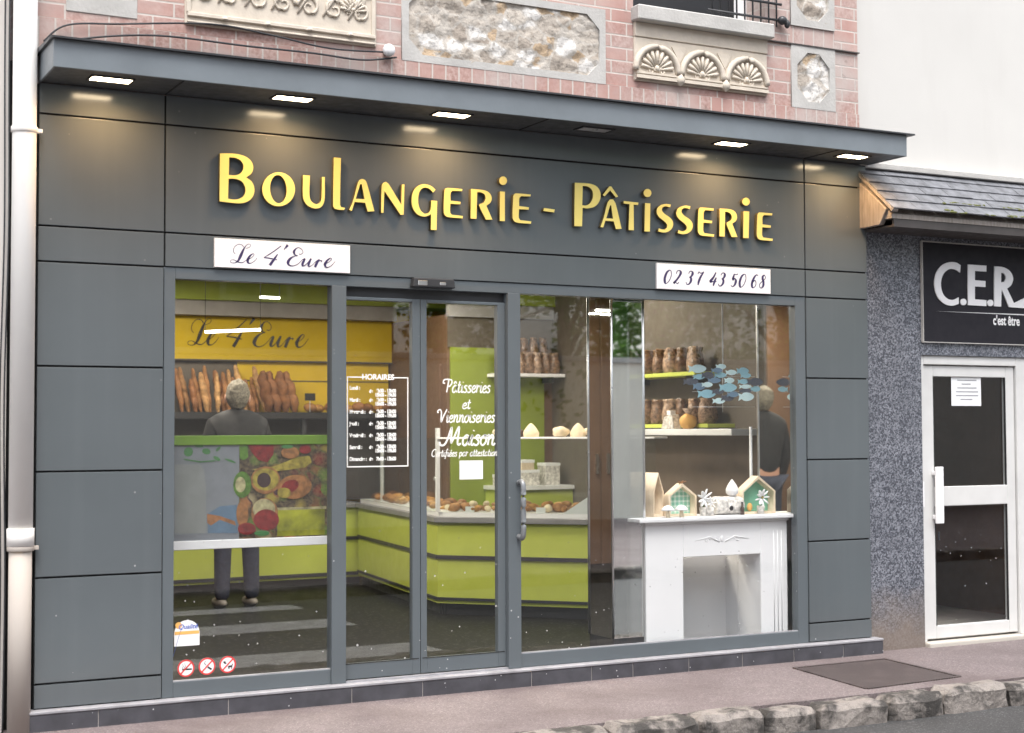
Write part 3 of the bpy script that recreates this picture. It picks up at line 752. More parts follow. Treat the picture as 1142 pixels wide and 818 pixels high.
# ------------------------------------------------------------------ downlights (real lamps)
def light(name, kind, loc, energy, col, size=.1, rot=(0, 0, 0), sy=None, spread=None):
    l = bpy.data.lights.new(name, kind); l.energy = energy; l.color = col
    if kind == 'AREA':
        l.size = size
        if sy: l.shape = 'RECTANGLE'; l.size_y = sy
        if spread: l.spread = spread
    o = bpy.data.objects.new(name, l); COL.objects.link(o); o.location = loc; o.rotation_euler = rot
    return o
DL = [(1.802, 'lit square downlight above the left corner panel, nearest the downpipe', 1), (2.80, 'lit square downlight above the yellow letters B and o', 1), (3.773, 'lit square downlight above the yellow letters N and G', 1),
      (4.742, 'unlit grey downlight in the canopy above the yellow P', 0), (5.768, 'lit square downlight above the last letters of the yellow sign', 1), (6.77, 'lit square downlight at the far right end of the canopy', 1)]
for X, lab, on in DL:
    Y = -.225
    t = thing('downlight', (X, Y, cz0), lab, 'downlight', 'recessed downlights under the canopy')
    mb = MB(); s, w = .115, .02
    mb.box(X-s, X+s, Y-.062, Y-.05, cz0-.008, cz0+.002).box(X-s, X+s, Y+.05, Y+.062, cz0-.008, cz0+.002)
    mb.box(X-s, X-s+.012, Y-.05, Y+.05, cz0-.008, cz0+.002).box(X+s-.012, X+s, Y-.05, Y+.05, cz0-.008, cz0+.002)
    mb.build('rim', 'dark', t, .001)
    MB().box(X-s+.012, X+s-.012, Y-.05, Y+.05, cz0-.0045, cz0-.001).build('lens', 'lamp' if on else 'off', t)
    if on:
        lo = light('lamp', 'AREA', (0, 0, -.012), 1.8, (1, .54, .20), .19, sy=.09, spread=R(150)); lo.parent = t

# ------------------------------------------------------------------ yellow lettering (traced outlines, solid letters)
def tr(pts, s, ox, oy): return [(ox+p[0]/s, oy+p[1]/s) for p in pts]
LY = -.030
def onplane(pts): return [(lambda v: (v.x, v.z))(at(p[0], p[1], LY)) for p in pts]
def ellp(cx, cy, rx, ry, rot=0, n=36):
    c, s = math.cos(rot), math.sin(rot)
    return [(cx+rx*math.cos(a)*c-ry*math.sin(a)*s, cy+rx*math.cos(a)*s+ry*math.sin(a)*c) for a in [2*math.pi*k/n for k in range(n)]]
A_ = (6.01, 235, 160); B_ = (4.965, 410, 170); C_ = (4.758, 630, 180)
E1 = [(440,198),(525,204),(523,216),(470,214),(460,226),(459,268),(515,275),(513,289),(458,286),(457,332),(465,346),(528,353),(526,367),(445,360),(428,350),(421,330),(425,215),(430,203)]
S1 = [(562,230),(559,246),(532,240),(517,247),(515,262),(530,280),(560,302),(574,326),(569,355),(550,373),(522,379),(494,373),(498,357),(525,363),(541,353),(541,337),(525,318),(500,298),(487,275),(490,250),(507,234),(535,227)]
def shift(p, dx, dy, sx=1, sy=1, o=(0, 0)): return [(o[0]+(q[0]-o[0])*sx+dx, o[1]+(q[1]-o[1])*sy+dy) for q in p]
LET = [
 (A_, [[(62,68),(120,68),(185,74),(238,92),(272,122),(285,162),(273,202),(238,230),(275,258),(293,305),(286,350),(260,383),(222,400),(175,403),(58,390)],
       [(124,95),(165,99),(200,117),(218,150),(213,183),(192,206),(160,215),(121,212)], [(120,238),(165,240),(205,255),(227,287),(232,325),(216,357),(185,374),(150,377),(116,371)]]),
 (A_, [ellp(455,309,110,114), ellp(453,308,55,94,R(-4))]),
 (A_, [[(619,214),(665,217),(662,345),(671,383),(692,403),(714,407),(733,395),(741,372),(745,226),(765,226),(765,350),(761,390),(745,423),(716,438),(680,434),(645,414),(625,385),(617,345)]]),
 (A_, [[(825,95),(873,99),(867,405),(873,428),(901,433),(894,448),(850,445),(828,438),(820,420)]]),
 (A_, [[(927,447),(952,390),(983,275),(997,247),(1018,240),(1037,250),(1050,280),(1097,456),(1051,459),(1035,400),(965,394),(946,455)], [(972,372),(1002,276),(1012,276),(1031,375)]]),
 (B_, [[(74,336),(78,185),(86,170),(101,164),(116,176),(186,290),(189,178),(204,178),(200,346),(182,348),(93,215),(88,336)]]),
 (B_, [[(376,208),(352,188),(315,177),(278,187),(252,218),(243,262),(250,310),(275,344),(310,357),(340,350),(351,342),(349,430),(382,432),(385,270),(352,267),(348,318),(335,337),(315,341),(296,325),(283,295),(280,255),(288,218),(305,199),(325,197),(345,206),(362,224)]]),
 (B_, [E1]),
 (B_, [[(572,203),(635,209),(668,220),(686,247),(682,276),(658,297),(691,374),(654,374),(618,298),(620,286),(640,280),(652,260),(648,237),(630,224),(607,221),(603,370),(569,368)]]),
 (B_, [[(733,217),(760,219),(760,382),(731,381)], ellp(750,158,22,24)]),
 (B_, [shift(E1, 394, 30, .97)]),
 (B_, [[(976,309),(1036,317),(1033,334),(973,326)]]),
 (C_, [[(52,114),(130,119),(170,135),(189,170),(184,210),(160,240),(120,251),(94,248),(91,346),(49,345)], [(95,131),(125,137),(145,158),(147,195),(131,225),(110,235),(92,233)]]),
 (C_, [[(188,350),(208,290),(226,220),(238,203),(256,203),(269,225),(301,359),(270,361),(259,320),(215,316),(203,352)], [(220,303),(240,235),(245,235),(255,305)], [(200,180),(235,134),(246,134),(283,188),(270,193),(240,155),(211,187)]]),
 (C_, [[(312,211),(390,220),(388,234),(365,231),(366,367),(337,366),(342,229),(311,225)]]),
 (C_, [[(425,222),(453,224),(451,374),(421,373)], ellp(438,169,21,22)]),
 (C_, [S1]), (C_, [shift(S1, 104, 9)]),
 (C_, [shift(E1, 283, 48, .82, .92, (425, 198))]),
 (C_, [[(822,251),(878,256),(902,268),(913,292),(908,316),(888,332),(916,403),(884,403),(857,335),(862,325),(880,314),(885,295),(877,278),(862,270),(850,269),(848,401),(819,399)]]),
 (C_, [[(948,265),(978,267),(975,409),(945,408)], ellp(961,215,20,21)]),
 (C_, [shift(E1, 596, 74, .80, .90, (425, 198))]),
]
sg = thing('shop_sign', (4.3, -.02, 2.75), 'raised yellow lettering reading Boulangerie - Pâtisserie on grey panel', 'sign')
for (s, ox, oy), loops in LET:
    nm = 'letter' if len(loops[0]) != 4 or loops[0][0][0] != 976 else 'hyphen'
    lp = [onplane(tr(curve_2, s, ox, oy)) for curve_2 in [[(p.x, p.y) for p in curve_outline(l)] for l in loops]]
    o = filled(nm, lp, LY, .029, 'yellow', sg, .001)
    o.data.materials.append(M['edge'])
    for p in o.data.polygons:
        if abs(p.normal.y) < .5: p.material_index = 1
# white boards with script
D_ = (6.718, 230, 255)
SCRIPT = [
 [(218,192,3),(204,172,3),(212,140,3),(240,119,3),(268,124,3.5),(280,140,4)],
 [(296,150,2.5),(322,142,2.5),(333,126,2.5),(318,117,2.5),(296,132,4),(276,165,11),(258,205,15),(240,240,10),(214,258,4),(184,254,3),(184,238,2.5),(210,236,3),(240,252,5),(272,256,4),(302,236,2.5)],
 [(302,238,2.5),(335,222,3),(358,200,3),(350,190,4),(328,206,9),(311,236,14),(315,258,9),(336,260,4),(362,244,3),(382,220,2)],
 [(562,130,4),(500,176,5),(432,218,4)], [(432,218,4),(480,224,6),(532,236,4)], [(535,192,5),(508,232,12),(476,276,14)],
 [(611,124,14),(596,142,9),(582,158,3)],
 [(694,190,3),(708,194,3),(724,180,3),(716,158,3),(694,144,3),(672,152,6),(657,176,13),(666,198,7),(684,204,3),(655,210,5),(628,228,12),(612,256,15),(625,276,7),(652,280,4),(686,266,3),(716,238,2.5)],
 [(716,238,3),(738,228,8),(722,262,13),(722,280,8),(745,272,4),(782,230,3)], [(786,226,8),(768,262,13),(768,284,7),(790,278,3),(812,256,2.5)],
 [(812,256,3),(836,238,5),(850,236,9)], [(842,236,8),(826,264,13),(814,290,12)], [(824,268,4),(850,242,4),(868,246,10)],
 [(878,268,2.5),(915,254,3),(938,232,3),(930,222,4),(908,238,9),(890,266,14),(895,288,9),(916,290,4),(942,274,3),(966,246,2)],
]
def board_script(Y):
    out = []
    for st in SCRIPT:
        o = []
        for x, y, w in st:
            p = at(D_[1]+x/D_[0], D_[2]+y/D_[0], Y); o.append((p.x, p.z, w/D_[0]/210*1.55))
        out.append(o)
    return out
bs = board_script(-.017)
def board(name, quad4, label):
    b = thing(name, (0, 0, 0), label, 'sign'); c = [at(*p, -.016) for p in quad4]
    b.location = (c[0].x, -.01, c[0].z); ORG[b] = Vector(b.location)
    xs, zs = (c[0].x+c[3].x)/2, (c[0].z+c[1].z)/2
    x1, z1 = (c[1].x+c[2].x)/2, (c[2].z+c[3].z)/2
    MB().box(xs, x1, -.016, -.001, z1, zs).build('board', 'board', b, .001)
    return b, xs, x1, z1, zs
b, *_ = board('name_board', [(239.3, 265.6), (390.6, 274), (390.3, 304.8), (239.3, 298)], "white name board reading Le 4'Eure in violet script")
pen(MB(), bs, -.0165).build('lettering', 'ink', b)
b, x0, x1, z0, z1 = board('phone_board', [(732.4, 293.7), (858.8, 300.6), (860, 327.7), (732.8, 322.4)], 'white board with the phone number 02 37 43 50 68')
DIG = {
 '0': [[(.62,.98),(.30,.80),(.10,.40),(.18,.08),(.38,.02),(.70,.22),(.90,.62),(.80,.92),(.60,.98)]],
 '2': [[(.30,.74),(.36,.92),(.62,.99),(.85,.86),(.74,.62),(.40,.30),(.08,.06),(.30,.13),(.52,.03),(.72,.14)]],
 '3': [[(.32,.80),(.44,.95),(.68,.98),(.84,.84),(.70,.62),(.46,.53)], [(.46,.53),(.68,.48),(.70,.26),(.48,.05),(.20,.03),(.08,.18)]],
 '7': [[(.22,.80),(.32,.96),(.55,.88),(.78,.92),(.96,.99)], [(.96,.99),(.62,.62),(.42,.28),(.36,.0)]],
 '4': [[(.72,1.0),(.44,.62),(.08,.32),(.45,.32),(.90,.32)], [(.82,.62),(.62,.30),(.50,.0)]],
 '5': [[(.92,.97),(.66,.90),(.44,.95)], [(.44,.95),(.30,.56),(.55,.62),(.72,.46),(.62,.18),(.34,.02),(.10,.12)]],
 '6': [[(.90,.90),(.70,.98),(.40,.78),(.16,.38),(.22,.08),(.46,.03),(.70,.22),(.66,.48),(.44,.54),(.20,.36)]],
 '8': [[(.86,.84),(.68,.98),(.48,.88),(.48,.70),(.62,.50),(.64,.22),(.42,.02),(.16,.10),(.16,.32),(.46,.52),(.78,.70),(.86,.84)]],
}
W, Hh = x1-x0, z1-z0; mb = MB()
for ch, u in zip('0237435068', (.055, .137, .240, .327, .450, .522, .632, .708, .815, .887)):
    st = [[(x0+(u+p[0]*.066+p[1]*.012)*W, z0+(.21+p[1]*.55)*Hh) for p in s] for s in DIG[ch]]
    pen(mb, nib(st, .0060, .0185), -.0165)
mb.build('lettering', 'ink', b)

# ------------------------------------------------------------------ lettering and stickers on the glass
# one-line script alphabet (x right, y up, x-height 1) for the white door lettering
SC = {
 'a': (.75, [[(.62,.85),(.35,1.0),(.08,.6),(.12,.12),(.35,.0),(.58,.45),(.66,.95),(.60,.2),(.78,.05)]]),
 'e': (.62, [[(.05,.45),(.40,.55),(.52,.82),(.34,1.0),(.10,.65),(.12,.15),(.36,.0),(.66,.25)]]),
 'f': (.55, [[(.55,1.7),(.38,1.8),(.28,1.3),(.22,.2),(.12,-.5),(-.02,-.4)], [(.02,.9),(.52,.95)]]),
 'i': (.38, [[(.05,.6),(.18,1.0),(.14,.15),(.28,.02),(.40,.2)], [(.22,1.42),(.26,1.5)]]),
 'n': (.78, [[(.02,.9),(.14,1.0),(.12,.0)], [(.12,.45),(.38,1.0),(.55,.85),(.52,.15),(.66,.02),(.80,.2)]]),
 'o': (.66, [[(.36,1.0),(.08,.7),(.08,.2),(.32,.0),(.56,.35),(.54,.8),(.36,1.0),(.66,.9)]]),
 'p': (.72, [[(.14,1.0),(.10,-.6)], [(.12,.6),(.36,1.0),(.60,.75),(.54,.2),(.32,.0),(.12,.2)]]),
 'r': (.55, [[(.04,.85),(.14,1.05),(.13,.0)], [(.13,.55),(.34,.98),(.52,.85)]]),
 's': (.58, [[(.52,.88),(.30,1.0),(.14,.76),(.42,.42),(.40,.1),(.18,.0),(.02,.15)]]),
 't': (.48, [[(.22,1.6),(.16,.3),(.26,.0),(.46,.18)], [(.0,1.05),(.44,1.1)]]),
 'u': (.75, [[(.08,1.0),(.08,.25),(.26,.0),(.50,.4),(.58,1.0),(.54,.2),(.72,.04)]]),
 'C': (1.0, [[(.85,1.5),(.75,1.75),(.45,1.7),(.12,1.2),(.10,.4),(.40,.0),(.80,.2)]]),
 'P': (1.0, [[(.38,1.75),(.26,.0)], [(-.1,1.3),(-.35,1.35),(-.30,1.75),(.2,1.85),(.75,1.75),(.85,1.3),(.60,.9),(.32,.85)]]),
 'V': (.95, [[(-.25,1.3),(-.35,1.6),(-.05,1.8),(.18,1.4),(.30,.05),(.55,.9),(.92,1.85)]]),
 'M': (1.75, [[(-.35,.35),(-.25,.05),(.1,.05),(.35,.6),(.62,1.8),(.70,.35),(.85,.5),(1.30,1.85),(1.32,.4),(1.45,.05),(1.65,.2)]]),
 ' ': (.45, []),
}
ACC = {'â': ('a', [[(.16,1.25),(.36,1.55),(.56,1.25)]]), 'é': ('e', [[(.28,1.25),(.50,1.6)]])}
def script(mb, body, x0, x1, z, xh, w, Y, slant=.12):
    adv = 0; st = []
    for ch in body:
        base, extra = ACC.get(ch, (ch, []))
        a, s = SC[base]
        for q in s + extra: st.append([(adv+p[0]+slant*p[1], p[1]) for p in q])
        adv += a
    k = (x1-x0)/adv
    pen(mb, [[(x0+p[0]*k, z+p[1]*xh, w) for p in q] for q in st], Y)
GY = .0475
def fx(px, py, Y=GY): v = at(px, py, Y); return v.x, v.z
vt = at(520, 510, GY); dl = thing('door_lettering', tuple(vt), 'white script lettering Pâtisseries et Viennoiseries Maison on right sliding door', 'window lettering')
def line(body, pa, pb, xh, w):
    (xa, za), (xb, zb) = fx(*pa), fx(*pb); mb = MB(); script(mb, body, xa, xb, (za+zb)/2, xh, w, GY); mb.build('text_line', 'vinyl', dl)
line('Pâtisseries', (496, 437.5), (546.5, 438.5), .042, .0085)
line('et', (515, 456), (524.5, 456), .034, .0075)
line('Viennoiseries', (489.5, 471), (551.5, 471.5), .042, .0085)
line('Maison', (494, 496.5), (551.5, 497), .060, .0115)
line('Certifiées par attestation', (481, 509.5), (554.5, 508.5), .024, .0055)
nt_ = thing('paper_notice', (*[at(525, 535, GY)[i] for i in range(3)],), 'blank white paper sheet taped to right sliding door under the lettering', 'notice')
(a, b1), (c, d) = fx(512.5, 514), fx(538.5, 534.5)
MB().box(a, c, GY-.001, GY+.001, d, b1).build('sheet', 'paper', nt_)
# opening hours
hx0, hz1 = fx(386.8, 420.0, .046); hx1, hz0 = fx(455.5, 520.5, .046)
HY = .0465
oh = thing('opening_hours', (hx0, HY, hz0), 'white opening hours table HORAIRES on left sliding door', 'window lettering')
w = .007; mb = MB(); fw = hx1-hx0; fh = hz1-hz0
tx0, tx1 = hx0+fw*.29, hx0+fw*.72
mb.box(hx0, hx0+w, HY-.0004, HY+.0004, hz0, hz1).box(hx1-w, hx1, HY-.0004, HY+.0004, hz0, hz1).box(hx0+w, hx1-w, HY-.0004, HY+.0004, hz0, hz0+w)
mb.box(hx0+w, tx0, HY-.0004, HY+.0004, hz1-w, hz1).box(tx1, hx1-w, HY-.0004, HY+.0004, hz1-w, hz1)
mb.build('border', 'vinyl', oh)
text('lettering', 'HORAIRES', hx0+fw*.505, hz1-.016, .044, HY, 'vinyl', oh, .0015, 'CENTER')
rows = ['Lundi :', 'Mardi :', 'Mercredi :', 'Jeudi :', 'Vendredi :', 'Samedi :', 'Dimanche :']
for i, rw in enumerate(rows):
    z = hz1 - fh*(.148 + .130*i)
    if i == 0: z += .002
    text('lettering', rw, hx0+fw*.045, z, .030, HY, 'vinyl', oh, .0013, sx=.78)
    zt = z - (.018 if i == 0 else 0)
    text('lettering', 'de', hx0+fw*.36, zt, .028, HY, 'vinyl', oh, .0012, sx=.85)
    if i < 6:
        text('lettering', '6h30 - 13h00', hx0+fw*.475, zt+.003, .029, HY, 'vinyl', oh, .0015, sx=.80)
        text('lettering', '15h00 - 19h30', hx0+fw*.455, zt-.021, .029, HY, 'vinyl', oh, .0015, sx=.78)
    else: text('lettering', '7h00 - 13h00', hx0+fw*.475, zt, .029, HY, 'vinyl', oh, .0015, sx=.80)
# round prohibition stickers
SY = .0285
def sticker(px, py, rad, label, icon):
    x, z = fx(px, py, SY)
    t = thing('prohibition_sticker', (x, SY, z-rad), label, 'sticker', 'round prohibition stickers low on the left window')
    MB().lathe([(rad, 0), (rad, .001)], (0, 0, 0), 32).bm.free()
    filled('disc', [ellp(x, z, rad, rad)], SY-.0004, .0008, 'white', t)
    filled('ring', [ellp(x, z, rad, rad), ellp(x, z, rad*.82, rad*.82)], SY-.0012, .0006, 'red', t)
    icon(t, x, z, rad)
    MB().bar((x-rad*.6, SY-.0016, z-rad*.6), (x+rad*.6, SY-.0016, z+rad*.6), .0006, rad*.16, (-1, 0, 1)).build('slash', 'red', t)
def ic1(t, x, z, r):
    mb = MB().box(x-r*.45, x+r*.7, SY-.0012, SY-.0006, z-r*.22, z-r*.05)
    mb.tube([(x-r*.45, SY-.001, z), (x-r*.3, SY-.001, z+r*.25), (x-r*.4, SY-.001, z+r*.5)], r*.03, 5); mb.tube([(x-r*.2, SY-.001, z+.0), (x-r*.05, SY-.001, z+r*.25), (x-r*.15, SY-.001, z+r*.55)], r*.03, 5)
    mb.build('icon', 'black', t)
def ic2(t, x, z, r):
    mb = MB().bar((x+r*.1, SY-.001, z-r*.1), (x+r*.55, SY-.001, z-r*.4), .0006, r*.2, (1, 0, 1.5))
    mb.tube([(x-r*.1, SY-.001, z+r*.15), (x-r*.3, SY-.001, z+r*.35), (x-r*.2, SY-.001, z+r*.6)], r*.04, 5); mb.build('icon', 'black', t)
def ic3(t, x, z, r):
    q = [(.05,-.30),(.12,-.55),(.2,-.55),(.22,-.35),(.42,-.33),(.45,-.55),(.53,-.55),(.55,-.2),(.66,.02),(.55,.05),(.48,-.12),(.2,-.14),(.02,-.22)]
    filled('icon', [[(x+p[0]*r, z+p[1]*r) for p in q]], SY-.0012, .0006, 'black', t)
    q = [(-.62,.5),(-.45,.32),(-.3,.5),(-.25,.25),(-.12,.2),(-.2,.08),(-.4,.1),(-.5,.25)]
    filled('icon', [[(x+p[0]*r, z+p[1]*r) for p in q]], SY-.0012, .0006, 'black', t)
sticker(207.3, 745.5, .047, 'round red no smoking sticker, nearest the grey window frame', ic1)
sticker(230.8, 743.3, .047, 'round red prohibition sticker between the smoking and dog stickers', ic2)
sticker(253.9, 741.3, .047, 'round red sticker with two small dog shapes', ic3)
# arched badge
bx0, bz0 = fx(194.2, 721.5, SY); bx1, bz1 = fx(222.6, 691, SY); bc = (bx0+bx1)/2; br = (bx1-bx0)/2
t = thing('arched_badge', (bc, SY, bz0), 'white arched quality badge with orange band on the left window', 'sticker')
zc = bz1-br*.92
filled('plate', [[(bx0, bz0), (bx1, bz0), (bx1, zc)] + [(bc+br*.97*math.cos(a), zc+br*.92*math.sin(a)) for a in [math.pi*k/18 for k in range(1, 18)]] + [(bx0, zc)]], SY-.0004, .0008, 'white', t)
MB().box(bx0+.002, bx1-.002, SY-.0012, SY-.0005, zc-.012, zc+.006).build('band', 'orange', t)
filled('corner', [ellp(bx0+.024, bz1-.026, .018, .018)], SY-.0010, .0006, 'orange', t)
text('lettering', 'Qualité', bc+.004, zc+.018, .036, SY-.0012, 'blue', t, .0006, 'CENTER', .3, .0006)
# school of fish
def fish_loop(cx, cy, rx, ry, tail):
    pts = []
    for k in range(24):
        a = -math.pi*.86 + 2*math.pi*.86*k/23
        pts.append((cx+rx*math.cos(a), cy+ry*math.sin(a)*(1-.18*math.cos(a))))
    if tail:
        x = cx-rx
        pts += [(x-rx*.42, cy+ry*.95), (x-rx*.28, cy), (x-rx*.45, cy-ry*.8)]
    return pts
FI = [(232,130,65,36,1),(170,243,55,31,4),(238,200,42,24,2),(312,185,44,29,4),(425,112,38,24,1),(388,145,42,23,3),(430,186,44,24,2),(522,163,40,24,1),(622,150,44,31,2),(645,190,38,23,2),(368,232,48,25,3),(302,270,40,23,1),(507,232,36,25,1),(627,242,40,22,2),(732,245,58,35,4),(238,285,46,31,3),(492,295,64,38,2),(637,287,44,19,1),(736,307,37,25,2),(312,350,66,37,2),(405,330,44,25,4),(642,325,46,21,4),(532,355,44,26,3),(648,376,56,38,1),(417,412,46,25,1),(492,385,48,30,4)]
FY = .33
fs = thing('fish_mobile', (*at(815, 470, FY),), 'hanging school of small blue cut-out fish in the right display window', 'window decoration')
for i, (cx, cy, rx, ry, c) in enumerate(FI):
    lp = [(lambda v: (v.x, v.z))(at(750+p[0]/7.876, 395+p[1]/7.876, FY)) for p in fish_loop(cx, cy, rx, ry, True)]
    filled('fish', [lp], FY-.003*(i % 6), .002, 'fish%d' % c, fs)
u2 = at(806, 402, FY+.004)
MB().tube([(u2.x, FY+.004, u2.z-.02), (u2.x, FY+.004, 2.96)], .0045, 6).build('cord', 'whitemetal', fs)
mb = MB()
for k in range(3): a, b = at(772, 420+k*17, FY+.004), at(842, 420+k*17, FY+.004); mb.tube([a, b], .0015, 5)
a, b = at(806, 402, FY+.004), at(806, 460, FY+.004); mb.tube([a, b], .0015, 5)
mb.build('wire', 'chrome', fs)

# ------------------------------------------------------------------ downpipe and left neighbour
dp = thing('downpipe', (1.403, -.03, 0), 'aged white drainpipe at the left edge of the grey shopfront', 'drainpipe')
MB().tube([(1.402, -.03, .98), (1.402, -.03, 5.2)], .0615, 20).build('upper_pipe', 'pvc', dp)
lo_ = MB().tube([(1.402, -.03, -.02), (1.402, -.03, .98)], .058, 20).build('lower_pipe', 'iron', dp)
MB().tube([(1.402, -.03, .955), (1.402, -.03, 1.045)], .069, 20).build('collar', 'pvc', lo_)
for z in (.93, 3.10):
    mb = MB().tube([(1.402, -.03, z), (1.402, -.03, z+.03)], .068, 20).box(1.46, 1.492, -.045, -.015, z+.004, z+.024).box(1.395, 1.41, .0, .12, z+.003, z+.02)
    mb.build('bracket', 'pvc' if z > 2 else 'iron', dp, .002)
nb = thing('left_house', (-1, .2, 0), 'stained pale rendered house beside the drainpipe', 'building')
MB().box(-9, 1.334, .03, .5, -.1, 7).build('wall', 'grime', nb)
MB().box(1.334, 1.474, .085, .4, -.1, 3.5).build('joint_strip', 'gap', nb)
for i, X in enumerate((1.327, 1.305)):
    cable([(X, -.0, -.0), (X+.006, .01, .8), (X-.008, .0, 1.7), (X+.008, .01, 2.6), (X, .0, 3.6), (X+.004, .0, 5)], .0045, ['dark cable running up beside the drainpipe, nearest the pipe', 'dark cable running up the stained wall, farther from the pipe'][i])

# ------------------------------------------------------------------ right neighbour: granite front, slate roof, cream wall
rn = thing('granite_shop', (9.5, .3, 0), 'neighbouring shop with speckled blue granite front and cream wall above', 'building')
GX0, GX1, GF = 7.088, 7.590, .03
MB().box(7.088, GX1, GF, .5, -.1, 3.0).build('granite_pier', 'granite', rn)
MB().box(GX1, 13, GF, .5, 2.066, 3.0).build('granite_lintel', 'granite', rn)
MB().box(9.4, 13, GF, .5, -.1, 2.066).build('granite_pier', 'granite', rn)
MB().box(7.03, 14, .10, .5, 3.0, 8).build('cream_wall', 'cream', rn)
# slate roof: tiled slope from the wall to the eave
ey, ez, ty, tz = -.33, 3.02, .07, 3.375
rx0 = 7.02
base = MB().prism([(rx0+.02, ty, tz-.03), (rx0+.02, ey+.03, ez-.02), (rx0+.02, ey+.03, ez-.05), (rx0+.02, ty, ez-.05)], (6.6, 0, 0)).build('eave_roof', 'timber', rn)
mb = MB(); rows_ = 5; tw = .22; rr = random.Random(9)
for i in range(rows_):
    t0, t1 = i/rows_, (i+1)/rows_+.06
    off = (i % 2)*tw/2
    for k in range(32):
        a = rx0 - off + k*tw; b_ = min(a+tw-.003, 13.5); a = max(a, rx0)
        if b_ - a < .03: continue
        j = rr.uniform(-.002, .003)
        p0 = Vector((0, ey+(ty-ey)*t0, ez+(tz-ez)*t0)); p1 = Vector((0, ey+(ty-ey)*min(t1, 1.02), ez+(tz-ez)*min(t1, 1.02)))
        n = Vector((0, -(tz-ez), ty-ey)).normalized()
        lo, hi = p0+n*(.022+j), p1+n*.010
        mb.prism([(a, lo.y, lo.z), (b_, lo.y, lo.z), (b_, hi.y, hi.z), (a, hi.y, hi.z)], -n*.009)
mb.build('slate', 'slate', base)
mb = MB()
for k in range(90):
    i = rr.choice((0, 0, 1)); X = rr.uniform(7.5, 9.5); t0 = i/rows_+rr.uniform(0, .05)
    mb.ell((X, ey+(ty-ey)*t0-.012, ez+(tz-ez)*t0+.014), (rr.uniform(.01, .04), .012, rr.uniform(.004, .009)), 6, 5)
mb.build('moss', 'moss', base)
MB().box(rx0+.045, 13, ey+.035, ey+.055, ez-.105, ez-.012).box(rx0+.045, 13, ey+.055, GF-.002, ez-.105, ez-.092).build('fascia_board', 'brownboard', rn)
MB().prism([(rx0, ey+.06, ez+.015), (rx0, ey+.13, ez-.085), (rx0, .09, ez-.09), (rx0, .09, tz-.05)], (.04, 0, 0)).build('verge_board', 'timber', rn, .003)
MB().bar((rx0+.02, ey-.005, ez-.002), (rx0+.02, ty, tz-.008), .05, .018, (0, -1, 1)).build('verge_trim', 'timber', rn)
MB().box(7.03, 13.6, .0, .095, tz-.01, tz+.03).build('flashing', 'stone', rn, .004)
# sign C.E.R.
cs = thing('black_shop_sign', (8.4, .02, 2.15), 'black sign with white letters C.E.R. on the granite front', 'sign')
s0, s1 = at(1028.5, 269, .012), at(1028.5, 381, .012)
MB().box(s0.x, 10.2, .012, .03, s1.z, s0.z-.005).build('panel', 'signblack', cs, .002)
mb = MB(); e = .006
mb.box(s0.x-e, 10.2+e, .008, .03, s0.z-.005, s0.z+.003).box(s0.x-e, 10.2+e, .008, .03, s1.z-e, s1.z).box(s0.x-e, s0.x, .008, .03, s1.z, s0.z-.005)
mb.build('edge_trim', 'stone', cs)
Z_ = (3.893, 1020, 260)
def cer(loops, nm='letter'):
    lp = [[(lambda v: (v.x, v.z))(at(Z_[1]+p[0]/Z_[0], Z_[2]+p[1]/Z_[0], .004)) for p in [(q.x, q.y) for q in curve_outline(l)]] for l in loops]
    filled(nm, lp, .004, .012, 'white', cs)
cer([[(200,140),(198,172),(175,158),(150,158),(128,175),(116,205),(116,240),(127,270),(148,288),(170,290),(192,280),(192,308),(165,316),(132,308),(104,283),(90,248),(87,210),(97,170),(118,142),(148,128),(178,128)]])
cer([ellp(213, 300, 13, 14)], 'full_stop'); cer([ellp(330, 304, 13, 14)], 'full_stop')
cer([[(232,137),(312,142),(312,168),(262,165),(262,205),(308,209),(308,235),(262,232),(262,288),(312,292),(312,318),(232,313)]])
cer([[(347,145),(385,149),(414,166),(428,196),(420,226),(402,242),(432,305),(520,262),(520,330),(410,322),(378,243),(376,320),(346,318)], [(376,172),(390,178),(397,195),(390,212),(376,215)]])
u0, u1 = at(1020+95/3.893, 260+340/3.893, .01), at(1020+475/3.893, 260+356/3.893, .01)
MB().prism([(u0.x, .009, u0.z), (u1.x+.5, .009, u1.z-.004), (u1.x+.5, .009, u1.z+.008)], (0, .003, 0)).build('underline', 'white', cs)
tp = at(1020+341/3.893, 260+398/3.893, .01)
text('lettering', "c'est être", tp.x, tp.z, .098, .0095, 'white', cs, .0022, sx=.72)
# white glazed door
dx0, dx1 = 7.592, 8.56; dy = .075
wd = thing('white_glazed_door', (8.05, dy, 0), 'white aluminium glazed door in the granite front', 'door')
MB().box(dx0, 7.628, dy-.03, dy+.05, .03, 2.066).box(8.53, 9.4, dy-.03, dy+.05, .03, 2.066).box(7.628, 8.53, dy-.03, dy+.05, 2.0, 2.066).build('door_frame', 'alu', wd, .004)
lf = MB().box(7.634, 7.731, dy-.012, dy+.03, .045, 1.994).box(8.44, 8.524, dy-.012, dy+.03, .045, 1.994)
lf.box(7.731, 8.44, dy-.012, dy+.03, 1.915, 1.994).box(7.731, 8.44, dy-.012, dy+.03, .045, .135).box(7.731, 8.44, dy-.014, dy+.03, .985, 1.125)
lf = lf.build('door_leaf', 'alu', wd, .004)
for z0, z1 in ((.133, .987), (1.123, 1.917)): MB().box(7.729, 8.442, dy+.006, dy+.012, z0, z1).build('pane', 'glass', lf)
mb = MB()
for z0, z1 in ((.135, .985), (1.125, 1.915)):
    mb.box(7.731, 7.738, dy-.010, dy+.004, z0, z1).box(8.433, 8.44, dy-.010, dy+.004, z0, z1)
mb.build('glazing_bead', 'gap', lf)
